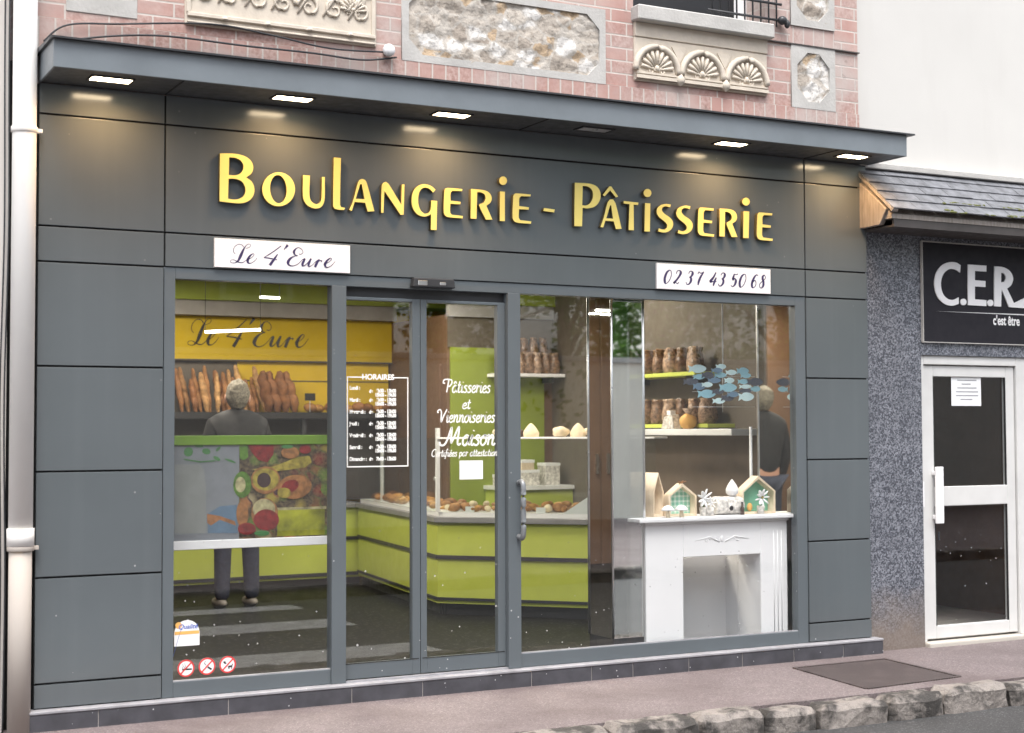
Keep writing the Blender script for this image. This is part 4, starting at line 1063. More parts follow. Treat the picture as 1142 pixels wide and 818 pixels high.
h0, h1 = at(1043.5, 521, dy-.06), at(1053, 584, dy-.06)
hd = MB().box(h0.x, h1.x, dy-.065, dy-.045, h1.z, h0.z).box(h0.x+.005, h1.x-.005, dy-.045, dy-.013, h0.z-.06, h0.z-.03).box(h0.x+.005, h1.x-.005, dy-.045, dy-.013, h1.z+.03, h1.z+.06).build('pull_handle', 'white', lf, .004)
lk = at(1047, 598, dy-.013); MB().box(lk.x-.008, lk.x+.008, dy-.018, dy-.011, lk.z-.03, lk.z+.03).build('lock', 'dark', lf, .003)
hg = at(1029, 552, 0); MB().box(dx0-.002, dx0+.016, dy-.042, dy-.029, hg.z-.09, hg.z+.09).build('hinge', 'white', wd, .003)
MB().box(7.592, 9.4, -.02, .12, -.05, .03).build('step', 'step', rn, .01, 2)
MB().box(7.60, 12, .12, 3.2, -.05, .028).build('lobby_floor', 'step', rn)
MB().box(7.6, 12, 3.2, 3.4, .0, 3).box(7.30, 7.55, .5, 3.2, 0, 3).box(9.3, 9.4, .5, 3.2, 0, 3).build('lobby_wall', 'brown', rn)
MB().box(7.6, 12, .5, 3.2, 2.6, 2.7).build('lobby_ceiling', 'taupe', rn)
pn = thing('door_notice', tuple(at(1078, 453, .07)), 'printed white notice taped inside the white glazed door', 'notice')
a, b = at(1060.5, 418.5, .078), at(1094, 453, .078)
MB().box(a.x, b.x, dy+.001, dy+.0035, b.z, a.z).build('sheet', 'paper', pn)
mb = MB()
for i, (u, v) in enumerate(((.2, .85), (.35, .65), (.2, .85), (.15, .9), (.15, .9), (.3, .7))):
    zz = a.z - (.16+.125*i)*(a.z-b.z); mb.box(a.x+(b.x-a.x)*u, a.x+(b.x-a.x)*v, dy+.0002, dy+.001, zz-.005, zz+.003)
mb.build('print', 'greytext', pn)

# tread plate in the pavement
tpz = thing('access_cover', (6.5, -.68, 0), 'dark metal tread plate cover set in the pavement', 'cover')
q = [Vector((6.20, -.30, 0)), Vector((6.93, -.29, 0)), Vector((6.85, -1.03, 0)), Vector((6.09, -1.09, 0))]
MB().prism([(p.x, p.y, .004) for p in q], (0, 0, -.03)).build('plate', 'tread', tpz)
c = sum(q, Vector())/4; qq = [c+(p-c)*1.05 for p in q]
mb = MB()
for i in range(4): mb.bar(qq[i]+Vector((0, 0, .001)), qq[(i+1) % 4]+Vector((0, 0, .001)), .025, .012)
mb.build('rim', 'tread', tpz)

# ------------------------------------------------------------------ SHOP INTERIOR
FZ = .100
struct('floor', MB().box(1.5, 7.05, .10, 6.2, FZ-.1, FZ), 'floor')
struct('ceiling', MB().box(1.5, 7.05, .10, 6.2, 2.96, 3.05), 'ceil')
struct('back_wall', MB().box(1.5, 7.05, 5.85, 6.1, FZ, 2.96), 'ywall')
struct('left_wall', MB().box(1.42, 1.5, .10, 6.1, FZ, 2.96), 'taupe')
struct('right_wall', MB().box(7.0, 7.08, .10, 6.1, FZ, 2.96), 'taupe')
struct('partition_wall', MB().box(5.90, 7.0, 4.35, 5.85, FZ, 2.60), 'brown')
struct('bulkhead', MB().box(1.5, 7.0, 5.45, 5.85, 2.75, 2.96).box(5.86, 7.0, 4.28, 4.36, 2.70, 2.96), 'limed')
struct('ceiling_beam', MB().box(1.5, 5.9, 5.50, 5.85, 2.612, 2.75).box(5.9, 7.0, 4.31, 4.36, 2.58, 2.70), 'greyb')
struct('inner_front_wall', MB().box(1.5, 7.05, .078, .10, 2.44, 2.96).box(1.5, 2.15, .085, .10, FZ, 2.44).box(6.54, 7.05, .085, .10, FZ, 2.44), 'greyb')
# mustard header with painted script
hd_ = thing('wall_header', (4.2, 5.5, 2.2), "mustard header board above the breads with black Le 4'Eure script", 'header')
MB().box(1.5, 5.9, 5.62, 5.84, 2.21, 2.61).build('board', 'olive', hd_)
sx0, sx1 = 3.86, 5.03
xs = [p[0] for s in bs for p in s]; zs = [p[1] for s in bs for p in s]
def remap(p): return (sx0+(p[0]-min(xs))/(max(xs)-min(xs))*(sx1-sx0), 2.33+(p[1]-min(zs))/(max(zs)-min(zs))*.275, p[2]*2.1)
pen(MB(), [[remap(p) for p in s] for s in bs], 5.618).build('lettering', 'black', hd_)
MB().box(1.5, 5.9, 5.60, 5.63, 2.196, 2.209).build('trim', 'brownboard', hd_)
cb_ = thing('added_cabinet', (2.2, 5.3, FZ), 'tall dark brown cabinet added in the far left corner to darken the mirrors', 'cabinet')  # added so the mirrors reflect a dark surface instead of the mustard wall
MB().box(1.52, 3.0, 4.95, 5.19, FZ, 2.94).build('body', 'brownboard', cb_, .004)
for k in range(2): d_ = MB().box(1.53+k*.73, 2.25+k*.73, 4.925, 4.948, FZ+.1, 2.9).build('door', 'brown', cb_, .003); MB().box(2.17+k*.13, 2.19+k*.13, 4.90, 4.925, 1.1, 1.3).build('handle', 'chrome', d_)
# back counter with bread racks
bc = thing('bread_counter', (4.0, 5.3, FZ), 'long lime counter along the back under the breads', 'counter')
MB().box(1.6, 5.42, 5.22, 5.8, .17, .82).build('body', 'lime', bc)
MB().box(1.6, 5.41, 5.26, 5.8, FZ, .17).build('kick_plate', 'dark', bc)
mb = MB()
for z in (.19, .52): mb.box(1.6, 5.42, 5.205, 5.222, z, z+.03)
mb.build('stripe', 'dark', bc)
MB().box(1.6, 5.45, 5.18, 5.8, .82, .86).build('worktop', 'slab', bc, .004)
rk = thing('bread_rack', (4.0, 5.6, 1.5), 'dark bread rack with trays above the back counter', 'rack')
MB().box(2.2, 5.85, 5.36, 5.8, 1.655, 1.715).build('tray', 'black', rk)
MB().box(2.2, 5.85, 5.74, 5.80, .87, 1.655).build('back_board', 'brownboard', rk)
MB().box(2.2, 4.34, 5.66, 5.70, 1.716, 2.195).build('side_board', 'taupe', rk)
MB().box(4.34, 5.88, 5.66, 5.70, 1.716, 2.195).build('yellow_board', 'ywall', rk)  # added ahead of the shaded back wall, where the yellow catches more light
mb = MB()
for x in (2.3, 3.6, 4.9, 5.7): mb.box(x, x+.04, 5.42, 5.5, .865, 1.655)
mb.build('post', 'dark', rk)
MB().box(4.42, 5.88, 5.652, 5.662, 2.012, 2.022).build('rail', 'brownboard', rk)
rr = random.Random(21)
def loaf(L, r, mat):
    mb = MB(); n = 14
    mb.tube([(0, .012*math.sin(k*1.3), L*k/n) for k in range(n+1)], [r*max(.22, math.sin(math.pi*(k+.5)/(n+1))**.42)*(1+.10*math.sin(k*3.1)) for k in range(n+1)], 10)
    return mb.mesh('loaf', M[mat], Vector((0, 0, 0)))
LM = [loaf(.40, .027, 'crust'), loaf(.44, .031, 'crustl'), loaf(.40, .055, 'crustd'), loaf(.37, .036, 'crustd')]
def put(name, me, loc, rot, lab, cat, grp, sc=None):
    o = bpy.data.objects.new(name, me); COL.objects.link(o); o.location = loc; o.rotation_euler = rot
    if sc: o.scale = sc
    return tag(o, lab, cat, grp)
for k in range(15):
    x = 3.78+k*.056+rr.uniform(-.018, .018); q = rr.uniform(.82, 1.12)
    put('baguette', LM[(0, 1, 3, 0, 1)[k % 5]], (x, 5.45+.07*(k % 2)+rr.uniform(0, .03), 1.714), (R(-9)+rr.uniform(-.04, .03), R(-13 if k > 6 else -3)+rr.uniform(-.13, .10), 0), 'crusty brown baguette standing in the bread rack', 'bread', 'baguettes standing in the rack', (rr.uniform(.85, 1.15), 1, q))
for k in range(4):
    put('crusty_loaf', LM[2], (4.60+k*.085, 5.47, 1.716), (R(-8), R(-15), rr.uniform(0, 1)), 'thick dark loaf leaning at the right end of the baguettes', 'bread', 'thick loaves leaning in the rack')
def roll(mat, a, b, c):
    return MB().ell((0, 0, c), (a, b, c), 14, 9, fn=lambda q: q*(1+.13*noise.noise(q*24))).mesh('roll', M[mat], Vector((0, 0, 0)))
RM = [roll('crust', .07, .06, .045), roll('gold', .08, .055, .04), roll('crustd', .065, .065, .05)]
for k in range(9):
    put('bread_roll', RM[k % 3], (5.0+k*.098, 5.44+rr.uniform(0, .1), 1.715), (0, 0, rr.uniform(0, 3)), 'small brown roll on the rack tray right of the loaves', 'roll', 'rolls on the rack tray')
for i, (x, z) in enumerate(((4.97, 1.86),)):
    pt = thing('price_tag', (x, 5.4, z), 'small black price card standing above the rolls', 'price card')
    MB().box(x-.055, x+.055, 5.40, 5.404, z-.035, z+.035, R(8)).build('card', 'black', pt)
    MB().box(x-.004, x+.004, 5.405, 5.41, 1.715, z).build('stem', 'chrome', pt)
for k in range(12):
    put('pastry_tart', RM[(k+1) % 3], (3.3+k*.17, 5.35+rr.uniform(0, .2), .862), (0, 0, rr.uniform(0, 3)), 'golden pastry laid out on the back counter worktop', 'pastry', 'pastries on the back counter')

# posters hung across the left window between a lime rail and a white rail
wp = thing('window_poster', (2.7, .25, .9), 'wide food poster hung between lime and white rails inside left window', 'poster')
PY = .25
def pp(px, py): v = at(px, py, PY); return (v.x, v.z)
a, b = pp(190, 486.5), pp(376, 498)
MB().box(2.19, 3.19, PY-.012, PY+.01, 1.463, 1.518).build('top_rail', 'railgreen', wp, .003)
MB().box(2.19, 3.19, PY-.015, PY+.012, .878, .928).build('bottom_rail', 'whitemetal', wp, .003)
MB().box(2.20, 2.652, PY-.002, PY+.003, .928, 1.463).build('pale_sheet', 'pgrey', wp)
MB().box(2.652, 3.19, PY-.002, PY+.003, .928, 1.463).build('fruit_sheet', 'pfruit', wp)
MB().box(2.88, 3.17, PY-.0026, PY-.002, .935, 1.085).build('printed_leaves', 'pleaf', wp)
MB().box(2.86, 3.18, PY-.0028, PY-.002, 1.085, 1.10).build('printed_edge', 'pcream', wp)
PZ = (6.01, 190, 480); lay = [0]
def art(name, pts, mat, raw=False):
    lay[0] += 1
    lp = [(lambda v: (v.x, v.z))(at(PZ[1]+p[0]/PZ[0], PZ[2]+p[1]/PZ[0], PY)) for p in pts]
    filled(name, [lp], PY-.0025-.00022*lay[0], .0005, mat, wp)
art('printed_jar', [(30,230),(200,230),(225,270),(238,380),(238,690),(30,690)], 'pjar')
art('printed_cloth', [(250,560),(330,510),(445,500),(450,690),(250,690)], 'pblue')
art('printed_cloth', [(245,560),(330,575),(430,610),(440,640),(330,600),(270,640),(245,620)], 'crustd')
for cx, cy, rx, ry, ro in ((120, 145, 30, 32, .6), (240, 142, 28, 20, .2), (310, 190, 26, 12, .5), (190, 105, 30, 10, .1), (400, 205, 40, 7, .35), (320, 125, 22, 9, -.8)): art('printed_leaf', ellp(cx, cy, rx, ry, ro), 'leafg')
art('printed_leaf', [(90,190),(200,208),(300,200),(300,208),(200,217),(90,200)], 'leafg')
art('printed_fruit', [(520,100),(690,100),(690,160),(650,215),(590,200),(545,150)], 'pred')
art('printed_fruit', ellp(480, 365, 60, 88), 'pgreen'); art('printed_fruit', ellp(468, 365, 34, 52), 'pcream')
art('printed_fruit', [(462,110),(515,105),(520,180),(490,200),(462,190)], 'pgreen')
art('printed_fruit', [(550,262),(700,240),(850,180),(930,172),(945,215),(900,250),(720,275),(600,285)], 'pyel')
art('printed_fruit', ellp(636, 335, 98, 92), 'ppeach'); art('printed_fruit', ellp(636, 330, 88, 74), 'pyel'); art('printed_fruit', ellp(625, 335, 46, 50), 'pdark')
art('printed_fruit', ellp(830, 380, 115, 80, -.15), 'ppeach'); art('printed_fruit', ellp(800, 375, 60, 40, -.4), 'pred'); art('printed_fruit', ellp(760, 420, 45, 35), 'pyel')
art('printed_fruit', ellp(480, 560, 40, 85), 'ppeach'); art('printed_fruit', ellp(630, 560, 90, 105), 'ppeach'); art('printed_fruit', ellp(625, 530, 75, 70), 'pcream'); art('printed_fruit', ellp(640, 600, 85, 70), 'pred')
art('printed_fruit', ellp(510, 660, 60, 40), 'pred'); art('printed_fruit', ellp(610, 690, 50, 18), 'leafg')
art('printed_fruit', ellp(800, 150, 60, 40), 'ppeach'); art('printed_fruit', ellp(900, 130, 40, 28), 'pred'); art('printed_fruit', ellp(780, 110, 40, 14), 'leafg')

# L-shaped serving counter with glass case
def seg_box(mb, p, q, d0, d1, z0, z1):
    """box along p-q between offsets d0..d1 to its left (inside) side"""
    p, q = Vector((*p, 0)), Vector((*q, 0)); t = (q-p).normalized(); n = Vector((-t.y, t.x, 0))
    mb.prism([p+n*d0+Vector((0, 0, z0)), q+n*d0+Vector((0, 0, z0)), q+n*d1+Vector((0, 0, z0)), p+n*d1+Vector((0, 0, z0))], (0, 0, z1-z0))
    return mb
PA, PB, PC = (5.37, 5.18), (5.035, 2.69), (6.25, 1.43)
sc_ = thing('serving_counter', (5.6, 2.6, FZ), 'lime green serving counter with dark stripes behind the doors', 'counter')
mb = MB(); seg_box(mb, PA, PB, 0, .6, .19, .82); mb.build('side_body', 'lime', sc_)
mb = MB(); seg_box(mb, PB, PC, .0, .6, .19, .82); mb.build('front_body', 'lime', sc_)
mb = MB(); seg_box(mb, PA, PB, .04, .5, FZ, .19); seg_box(mb, PB, PC, .04, .5, FZ, .19); mb.build('kick_plate', 'dark', sc_)
mb = MB()
for z, h in ((.215, .022), (.535, .03)):
    seg_box(mb, PA, PB, -.012, .001, z, z+h); seg_box(mb, PB, PC, -.012, .001, z, z+h)
mb.build('stripe', 'dark', sc_)
mb = MB(); seg_box(mb, PA, PB, -.03, .62, .82, .862); seg_box(mb, (PB[0]-.01, PB[1]+.012), PC, -.03, .62, .82, .8625); mb.build('worktop', 'slab', sc_, .003)
mb = MB(); seg_box(mb, PA, PB, .02, .5, .8635, .90); seg_box(mb, PB, PC, .02, .5, .8640, .90); mb.build('tray', 'whitep', sc_)
dc = thing('glass_display_case', (5.6, 2.5, .9), 'glass display case with cakes standing on the lime serving counter', 'display case')
mb = MB(); seg_box(mb, PA, PB, .0, .006, .9, 1.47); seg_box(mb, PB, PC, .0, .006, .9, 1.47); mb.build('front_glass', 'cglass', dc)
mb = MB(); seg_box(mb, PB, PC, -.02, .42, 1.472, 1.486); mb.build('top_shelf', 'whitep', dc, .002)
mb = MB(); seg_box(mb, PA, PB, -.02, .42, 1.472, 1.482); mb.build('top_shelf', 'cglass', dc)
mb = MB().box(PB[0]-.014, PB[0]+.014, PB[1]-.014, PB[1]+.014, .90, 1.56); mb.box(PA[0]-.012, PA[0]+.012, 4.6, 4.624, .90, 1.47)
mb.build('post', 'whitemetal', dc)
tdir = (Vector(PC)-Vector(PB)).normalized(); ndir = Vector((-tdir.y, tdir.x))
CRO = MB(); CRO.tube([(-.07, -.02, .02), (-.04, .02, .032), (0, .035, .038), (.04, .02, .032), (.07, -.02, .02)], [.012, .028, .036, .028, .012], 9)
CROM = CRO.mesh('croissant', M['gold'], Vector((0, 0, 0)))
PM = [CROM, RM[1], RM[0], roll('crustl', .06, .05, .035), roll('cake', .045, .045, .04)]
for k in range(84):
    s = .07+(k//2)*.0375+rr.uniform(-.012, .012); dd = .05+.36*rr.random(); q = rr.uniform(.45, .8)
    p = Vector(PB)+tdir*s+ndir*dd
    put('croissant', PM[rr.randrange(5)], (p.x, p.y, .902+(.028 if k % 3 == 0 else 0)), (rr.uniform(-.3, .3)*(k % 3 == 0), 0, rr.uniform(0, 6)), 'golden pastry on the white tray inside the serving counter case', 'pastry', 'pastries inside the counter case', (q, q, q))
for k, (s, lab) in enumerate(((.22, 'small white price ticket on the counter tray, nearest the corner post'), (.47, 'small white price ticket on the counter tray behind the right door'), (.80, 'small white price ticket on the counter tray beside the pull handle'))):
    p = Vector(PB)+tdir*s+ndir*.03; q = p+tdir*.075
    tag(MB().prism([(p.x, p.y, .9015), (q.x, q.y, .9015), (q.x, q.y, .945), (p.x, p.y, .945)], (ndir.x*.002, ndir.y*.002, 0)).build('price_ticket', 'paper'), lab, 'price card')
td2 = (Vector(PB)-Vector(PA)).normalized(); nd2 = Vector((-td2.y, td2.x))
for k in range(44):
    p = Vector(PB)-td2*(.10+k*.05)+nd2*(.06+.32*rr.random()); q = rr.uniform(.5, .85)
    put('croissant', PM[rr.randrange(5)], (p.x, p.y, .902), (0, 0, rr.uniform(0, 6)), 'golden pastry on the side tray of the serving counter', 'pastry', 'pastries on the side counter tray', (q, q, q))
def cake(kind):
    if kind == 0: mb = MB().lathe([(.06, 0), (.065, .03), (.055, .05), (.03, .085), (.008, .105)], (0, 0, 0), 14); m = 'cake'
    elif kind == 1: mb = MB().lathe([(.055, 0), (.06, .02), (.06, .045), (.045, .06)], (0, 0, 0), 14); m = 'choc'
    else: mb = MB().ell((0, 0, .04), (.075, .06, .042), 12, 8, fn=lambda q: q*(1+.3*noise.noise(q*30))); m = 'cake'
    return mb.mesh('cake', M[m], Vector((0, 0, 0)))
CK = [cake(0), cake(1), cake(2)]
for (s, kd, lab) in ((.50, 2, 'pale round cake at the left of the case top'), (.62, 1, 'dark chocolate cake between two pale cakes on the case top'), (.74, 0, 'pale peaked meringue on the case top beside the chocolate cake'), (.98, 2, 'wide pale meringue cluster on the case top'), (1.12, 0, 'cream coloured peaked cake on the case top, beside the meringue cluster'), (1.24, 2, 'pinkish cream cake at the right of the case top')):
    p = Vector(PB)+tdir*s+ndir*.1
    tag(put('cake', CK[kd], (p.x, p.y, 1.487), (0, 0, s*7), lab, 'cake', 'cakes on top of the display case'))
for s, h, w_, lab, tri in ((1.02, .13, .2, 'slanted white price card inside the counter case', True), (1.30, .15, .13, 'upright white price card at the right end of the counter case', False)):
    p = Vector(PB)+tdir*s+ndir*.02; q = p+tdir*w_
    pts = [(p.x, p.y, .901), (q.x, q.y, .901), (q.x, q.y, .901+h)] + ([] if tri else [(p.x, p.y, .901+h)])
    tag(MB().prism(pts, (ndir.x*.004, ndir.y*.004, 0)).build('price_card', 'paper'), lab, 'price card')
# bagged breads
def bag(seed):
    mb = MB(); n = 18; sd = Vector((seed*7.3, seed*3.1, 0))
    prof = [(.046, .0), (.058, .012), (.064, .04), (.063, .075), (.058, .11), (.054, .130), (.049, .150), (.044, .166), (.046, .180), (.048, .192), (.040, .200), (.012, .200)]
    mb.lathe(prof, (0, 0, 0), n)
    for v in mb.bm.verts:
        z = v.co.z; v.co.y *= .8; k = 1+(.16+1.1*max(0, z-.14)*3)*noise.noise(v.co*34+sd); v.co.x *= k; v.co.y *= k
        v.co.z += .012*noise.noise(v.co*26+sd*2) if z > .12 else .004*noise.noise(v.co*50+sd)*(z > .005)
        v.co.x += .10*max(0, z-.13)*math.sin(seed*2.1)
    return mb.mesh('bag', M['bag'], Vector((0, 0, 0)))
BGS = [bag(i) for i in range(5)]
def wall_shelf(x0, x1, y0, y1, z, lab, mat='lime'):
    t = thing('wall_shelf', ((x0+x1)/2, (y0+y1)/2, z), lab, 'shelf')
    MB().box(x0, x1, y0, y1, z-.03, z).build('board', mat, t, .002)
    mb = MB()
    for f in (.15, .85):
        if x1-x0 < y1-y0: mb.box(x0+.05, x1-.001, y0+(y1-y0)*f-.01, y0+(y1-y0)*f+.01, z-.08, z-.03)
        else: mb.box(x0+(x1-x0)*f-.01, x0+(x1-x0)*f+.01, y0+.05, y1-.001, z-.08, z-.03)
    mb.build('bracket', 'dark', t)
wall_shelf(6.74, 7.0, 1.62, 2.85, 1.995, 'upper lime shelf of bagged breads on the right wall')
wall_shelf(6.74, 7.0, 1.45, 2.85, 1.585, 'lower lime shelf of bagged breads on the right wall')
for k in range(14): put('bread_bag', BGS[(k*3+k//4) % 5], (6.80+.10*(k % 2), 1.72+k*.082, 1.995), (0, 0, rr.uniform(0, 3)), 'bagged brown bread on the upper lime wall shelf', 'bread bag', 'bread bags on the upper wall shelf')
for k in range(15): put('bread_bag', BGS[(k*3+k//4) % 5], (6.80+.10*(k % 2), 1.56+k*.084, 1.585), (0, 0, rr.uniform(0, 3)), 'bagged brown bread on the lower lime wall shelf', 'bread bag', 'bread bags on the lower wall shelf')
t = thing('pale_display_shelf', (6.8, 2.1, 1.5), 'long pale grey shelf below the lime shelves on the right wall', 'shelf')
MB().box(6.60, 7.0, .95, 2.85, 1.495, 1.545).build('board', 'whitemetal', t, .004); MB().box(6.95, 7.0, .95, 2.85, FZ, 1.495).build('back_panel', 'warmpanel', t)
for yy in (2.8,): MB().box(6.62, 6.65, yy, yy+.03, FZ, 1.495).build('leg', 'whitemetal', t)
t = thing('orange_packet', (6.68, 1.62, 1.545), 'clear packet of orange sweets at the near end of the pale shelf', 'packet')
MB().ell((6.68, 1.62, 1.60), (.07, .06, .06), 16, 12, fn=lambda q: q*(1+.25*noise.noise(q*45))).build('sweets', 'orange', t); MB().lathe([(.03, .0), (.02, .02), (.05, .06)], (6.68, 1.62, 1.645), 12).build('tied_top', 'bag', t)
t = thing('paper_pack', (6.66, 1.80, 1.545), 'pale folded paper pack standing beside the orange packet', 'packet')
MB().prism([(6.61, 1.72, 1.546), (6.61, 1.90, 1.546), (6.61, 1.86, 1.64), (6.61, 1.75, 1.66)], (.07, 0, 0)).build('pack', 'birch', t, .004); MB().box(6.62, 6.67, 1.78, 1.83, 1.655, 1.69).build('fold', 'paper', t)
wall_shelf(6.30, 6.99, 4.08, 4.35, 2.06, 'pale shelf of packaged breads on the partition at the back', 'whitep')
for k in range(7): put('bread_bag', BGS[(k*3+k//4) % 5], (6.37+k*.092, 4.18, 2.06), (0, 0, rr.uniform(0, 3)), 'bagged bread on the pale shelf of the back partition', 'bread bag', 'bread bags on the back partition shelf')
for k in range(5): put('bread_bag', BGS[(k*3+k//4) % 5], (6.45+k*.1, 4.26, 2.20), (0, 0, rr.uniform(0, 3)), 'bagged bread stacked on top at the back partition shelf', 'bread bag', 'bread bags stacked on the back shelf')
lp_ = thing('lime_panel', (6.1, 4.34, FZ), 'tall lime panel on the brown partition behind the counter', 'panel')
MB().box(5.93, 6.90, 4.325, 4.349, FZ, 2.30).build('panel', 'limed', lp_)
MB().box(5.905, 6.995, 4.335, 4.3495, 2.30, 2.57).build('taupe_panel', 'taupe', lp_)
ww = thing('wall_workbench', (6.7, 4.1, FZ), 'white topped back bench with lime front behind the counter', 'bench')
MB().box(6.28, 6.99, 3.95, 4.33, FZ, 1.0).build('body', 'lime', ww); MB().box(6.26, 6.99, 3.92, 4.33, 1.0, 1.035).build('top', 'whitep', ww)
for x, z, w_, h, lab in ((6.36, 1.036, .16, .10, 'pale card box at the left of the back bench, under the bread shelf'), (6.58, 1.036, .20, .14, 'widest card box in the middle of the back bench'), (6.56, 1.177, .13, .09, 'small card box stacked on the widest box of the back bench'), (6.82, 1.036, .15, .20, 'tall card box at the right of the back bench')):
    t = thing('card_box', (x, 4.1, z), lab, 'box')
    MB().box(x-w_/2, x+w_/2, 4.02, 4.18, z, z+h).build('carton', 'pine' if z > 1.1 else 'birch', t, .003); MB().box(x-w_/2-.003, x+w_/2+.003, 4.017, 4.183, z+h-.025, z+h+.002).build('lid', 'whitep', t, .002)
id_ = thing('inner_door', (5.89, 4.8, FZ), 'brown inner door in the side of the partition', 'door')
MB().box(5.875, 5.899, 4.45, 5.15, FZ, 2.15).build('leaf', 'brown', id_); MB().ell((5.86, 4.52, 1.1), (.02, .02, .02), 10, 8).build('knob', 'chrome', id_)

# mirrored column
mc = thing('mirrored_column', (5.35, .6, FZ), 'square mirrored column with aluminium edges inside the right window', 'column')
a0 = at(684, 716, .125); a1 = at(719.5, 714, .125)
xl, xr = a0.x, a1.x; yf = .125
oc = [(xl, yf), (xr, yf), (xr, .42), (xl, .42)]
cc = Vector((sum(p[0] for p in oc)/4, sum(p[1] for p in oc)/4))
MB().prism([(p[0], p[1], .215) for p in oc], (0, 0, 2.74)).build('mirror_face', 'mirror', mc)
MB().prism([(cc.x+(p[0]-cc.x)*.99, cc.y+(p[1]-cc.y)*.99, FZ) for p in oc], (0, 0, .114)).build('kick_plate', 'dark', mc)
mb = MB()
for p in oc: mb.tube([(cc.x+(p[0]-cc.x)*1.003, cc.y+(p[1]-cc.y)*1.003, .215), (cc.x+(p[0]-cc.x)*1.003, cc.y+(p[1]-cc.y)*1.003, 2.95)], .0085, 8)
mb.build('edge_profile', 'chrome', mc)
# mirrored cheek at the right end of the window
mm = thing('side_mirror', (6.5, .27, FZ), 'tall side mirror closing the right end of the display window', 'mirror')
MB().box(6.476, 6.486, .105, .455, FZ, 2.95).build('glass', 'mirror', mm)
MB().box(6.470, 6.492, .455, .468, FZ, 2.95).build('edge_profile', 'chrome', mm)
wpz = thing('display_upright', (6.35, .5, .95), 'slim white upright behind the mantel at the right of the window', 'upright')
u = at(838, 560, .55)
MB().tube([(u.x, .55, FZ), (u.x, .55, 1.56)], .011, 8).build('tube', 'whitemetal', wpz)
MB().tube([(u.x, .55, FZ), (u.x, .55, FZ+.012)], .05, 14).build('foot', 'whitemetal', wpz)
# white mantelpiece
mp = thing('white_mantelpiece', (5.87, .2, FZ), 'white fireplace mantelpiece standing in the right display window', 'mantelpiece')
mx0, mx1, my0, my1 = 5.302, 6.437, .10, .36
ox0, ox1, oz = 5.591, 6.213, .708
MB().box(mx0, ox0, my0, my1, FZ, .925).box(ox1, mx1, my0, my1, FZ, .925).box(ox0, ox1, my0, my1, oz, .925).build('surround', 'whitep', mp, .004)
MB().prism([(mx0-.075, my0-.05, .945), (mx1+.025, my0-.05, .945), (mx1+.025, my1, .945), (mx0-.075, my1, .945)], (0, 0, .026)).build('shelf', 'whitep', mp, .006, 2)
MB().prism([(mx0-.012, my0-.012, .925), (mx1+.008, my0-.012, .925), (mx1+.008, my1, .925), (mx0-.012, my1, .925)], (0, 0, .020)).build('cornice', 'whitep', mp, .006, 3)
MB().prism([(ox0-.02, .50, FZ), (ox1+.02, .50, FZ), (ox1+.02, .50, .690), (ox0-.02, .50, .640)], (0, .02, 0)).box(ox0-.03, ox0-.001, my1, .50, FZ, .63).box(ox1+.001, ox1+.03, my1, .50, FZ, .68).build('fire_back', 'whitep', mp)
mb = MB()
for x0_, x1_ in ((ox1+.06, mx1),):
    c_ = (x0_+x1_)/2
    for k in range(-1, 2): mb.tube([(c_+k*.032, my0+.0035, .16), (c_+k*.032, my0+.0045, .86)], .0055, 8)
mb.build('fluting', 'whitep', mp)
mb = MB(); cx = 5.90
for s in (-1, 1):
    curl(mb, cx+s*.05, .815, .022, 1.2, 0 if s > 0 else math.pi, s, .004, my0+.002); curl(mb, cx+s*.12, .815, .022, 1.2, math.pi if s > 0 else 0, -s, .005, my0)
    mb.tube([(cx+s*.02, my0, .80), (cx+s*.1, my0-.002, .835), (cx+s*.22, my0, .812)], [.004, .005, .002], 6)
mb.ell((cx, my0, .82), (.016, .005, .02), 10, 8)
mb.build('carved_ornament', 'whitep', mp)
# things on the mantel
MZ = .9715
def house(px0, px1, pyw, pyt, Y, D, lab, back, rz=0):
    a = at(px0, 575, Y); b = at(px1, 575, Y); w = b.x-a.x; cx = (a.x+b.x)/2
    zw = at((px0+px1)/2, pyw, Y).z; zt = at((px0+px1)/2, pyt, Y).z
    t = thing('wooden_house', (cx, Y+D/2, MZ), lab, 'ornament')
    th = .014
    o = [(cx-w/2, MZ), (cx+w/2, MZ), (cx+w/2, zw), (cx, zt), (cx-w/2, zw)]
    i = [(cx-w/2+th, MZ+th), (cx+w/2-th, MZ+th), (cx+w/2-th, zw-th*.3), (cx, zt-th*1.4), (cx-w/2+th, zw-th*.3)]
    filled('frame', [o, i], Y, D, 'pine', t)
    filled('back', [[(p[0], p[1]) for p in i]], Y+D-.012, .006, back, t)
    if rz: t.rotation_euler.z = rz
    return t, cx, w, zw, zt
t, cx, w, zw, zt = house(721, 741, 549, 527.5, .22, .13, 'tall plain pine house ornament at the left of the mantel', 'pine', R(28))
t, cx, w, zw, zt = house(746, 777, 553, 539.5, .19, .07, 'small pine house ornament with mint gingham back', 'ging')
MB().tube([(cx-.03, .2, zt+.012), (cx, .2, zt+.004), (cx+.035, .2, zt+.014)], [.004, .006, .004], 6).tube([(cx-.02, .2, zt-.004), (cx+.012, .2, zt+.02)], .003, 5).build('bow', 'crust', t)
t, cx, w, zw, zt = house(828, 865, 548, 531, .17, .08, 'pine house ornament with plain mint back and white flower', 'mint')
MB().ell((cx-w*.2, .20, MZ+.045), (.022, .01, .028), 10, 8).build('card', 'orange', t)
